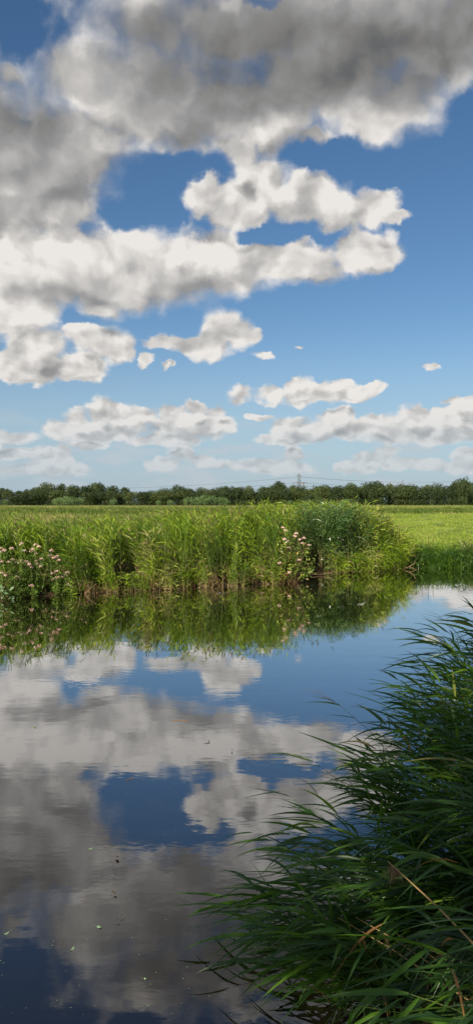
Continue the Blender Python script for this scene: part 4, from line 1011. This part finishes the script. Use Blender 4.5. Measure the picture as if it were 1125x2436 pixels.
S_ = [
 ((0.55, 4.05), P3(500, 2130, 4.18), 8, 0.27, 0.024, 'lowest reed, its fan of leaves reaching farthest left over the water', dict(t0=0.45)),
 ((0.45, 3.9), P3(545, 2160, 4.0), 7, 0.26, 0.022, 'reed just under the lowest left fan, drooping close to its reflection', dict(t0=0.4, droop=0.7)),
 ((0.85, 4.4), P3(600, 1985, 4.6), 7, 0.28, 0.023, 'reed with three long leaves pointing left over the grey cloud reflection', dict(t0=0.5)),
 ((1.0, 4.7), P3(665, 1885, 4.85), 8, 0.34, 0.019, 'upright reed tip standing clear of the stand over the dark blue reflection', dict(t0=0.5, erect=1.1)),
 ((1.2, 4.9), P3(745, 1815, 5.05), 8, 0.36, 0.020, 'reed crossing the bright cloud reflection, left of the middle of the stand', dict(t0=0.45, erect=0.95)),
 ((1.45, 5.0), P3(790, 1665, 5.2), 5, 0.25, 0.012, 'thin reed with a small drooping brown seed head over blue water', dict(t0=0.3, plume=True)),
 ((1.55, 5.1), P3(925, 1675, 5.3), 9, 0.42, 0.021, 'reed with long flat leaves ending in a hooked tip over blue water', dict(t0=0.5)),
 ((2.2, 5.9), P3(985, 1580, 6.0), 9, 0.42, 0.021, 'reed leaning out below the highest leaves at the right', dict(t0=0.5)),
 ((2.3, 6.1), P3(1000, 1500, 6.3), 9, 0.46, 0.021, 'highest reaching reed, two long leaves pointing left at the top of the stand', dict(t0=0.6, droop=0.3)),
 ((2.5, 6.2), P3(1062, 1478, 6.3), 4, 0.25, 0.012, 'thin reed with a nodding purple brown seed head near the right edge', dict(t0=0.3, plume=True)),
 ((2.6, 6.0), P3(1110, 1475, 6.1), 8, 0.42, 0.024, 'reed with one bright yellow green leaf at the top right', dict(t0=0.5)),
 ((1.35, 4.6), P3(850, 1800, 4.9), 10, 0.44, 0.022, 'reed with broad bent leaves in the upper middle of the stand', dict(t0=0.45)),
 ((0.75, 3.6), P3(700, 2120, 3.8), 9, 0.40, 0.021, 'reed bending over the dark gap at the foot of the stand', dict(t0=0.4, droop=0.6)),
 ((1.25, 2.75), P3(1010, 2265, 2.75), 6, 0.42, 0.026, 'close reed with broad arching leaves at the bottom right', dict(t0=0.5, droop=0.5, spread_=0.9)),
 ((1.1, 2.5), P3(960, 2370, 2.55), 6, 0.40, 0.026, 'close broad leaved reed at the very bottom, leaves lying to the left', dict(t0=0.5, droop=0.4)),
 ((1.35, 2.6), P3(1080, 2160, 2.7), 6, 0.38, 0.024, 'bright close reed by the thick dry stalk at the right edge', dict(t0=0.6, droop=0.5)),
]
for k, (root, tip, nl, ll, lw, lab, kw) in enumerate(S_):
    single(root, tip, nl, ll, lw, [0.5, 0.4, 0.45, 0.5, 0.45, 0.6, 0.6, 0.5, 0.45, 0.5, 0.9, 0.5, 0.3, 0.5, 0.5, 0.6][k], lab, **kw)  # the highest tone imitates sunlight on the reed at the top right

for (p, q, r, lab, head) in [
    (P3(925, 2055, 3.1), P3(1180, 2305, 2.7), 0.0042, 'thick pale dry stalk crossing the lower right with a frayed brown head', True),
    (P3(805, 2190, 3.3), P3(1075, 2362, 2.95), 0.0026, 'longest thin dry stalk low in the reeds, the lower left of a parallel pair', False),
    (P3(847, 2189, 3.3), P3(1050, 2318, 3.0), 0.0026, 'thin dry stalk, the upper right of a parallel pair low in the reeds', False),
    (P3(946, 2230, 3.2), P3(1040, 2292, 3.0), 0.0020, 'short thin dry stalk right of the parallel pair', False),
    (P3(976, 2232, 3.15), P3(1110, 2330, 2.9), 0.0018, 'faintest dry stalk, partly hidden right of the short one', False)]:
    p = np.array(p); q = np.array(q); mid = (p + q) / 2 + np.array([0, 0, 0.012])
    end = q + (q - p) * 0.5
    e = tag(empty('dry_reed_stalk', tuple(end)), lab, 'dry stalk', 'dry stalks lying across the near reeds')
    mb = MB(); tube(mb, [end - end, q - end, mid - end, p - end], [r * 1.15, r * 1.1, r * 0.9, r * 0.5], 0.85, sides=6); mb.build('stem', M['straw'], e)
    if head:
        mb = MB(); n = 34; c = p - end + (q - p) * rng.uniform(0.0, 0.12, (n, 1))
        ribbons(mb, c, np.stack([rng.normal(0, 0.4, n), rng.normal(0, 0.3, n), rng.uniform(-1, -0.3, n)], 1), rng.uniform(0.03, 0.08, n), 0.005, np.array([0, 0, -0.4]), rng.random(n), 3, roll=rng.uniform(-1.5, 1.5, n))
        mb.build('seed_head', M['plume'], e)

# unseen trees added behind the photographer to keep the near bank in shade
shade_p = None
for k, (x, y, h, w) in enumerate([(-2.0, -3.4, 9.6, 6.4), (3.2, -2.9, 8.4, 6.0)]):
    e = empty('shade_tree', (x, y, float(land(x, y)) - 0.1))
    mb = MB(); lobes = []
    for q in range(16):
        zf = 0.42 + 0.55 * q / 15; a = q * 2.4; rr = w * 0.5 * math.sin(math.pi * min(0.95, (zf - 0.2) * 1.1)) * 0.6
        lobes.append((math.cos(a) * rr, math.sin(a) * rr, zf * h, 1.25, 1.25, 1.0))
    blob_crown(mb, lobes, 9000, 0.24); mb.build('crown', M['crown'], e)
    mb = MB(); tube(mb, [(0, 0, -0.3), (0.05, 0, h * .3), (0.1, 0, h * .6), (0.1, 0, h * .9)], [0.2, 0.16, 0.1, 0.03], sides=8)
    for l in lobes[::2]: tube(mb, [(0.08, 0, l[2] * .7), (l[0] * .5, l[1] * .5, l[2] * .88), l[:3]], [0.07, 0.05, 0.02], sides=5)
    mb.build('trunk', M['wood'], e)
    tag(e, ['leafy tree on the near bank closest behind the photographer', 'second leafy tree on the near bank farther right behind the photographer'][k], 'tree')
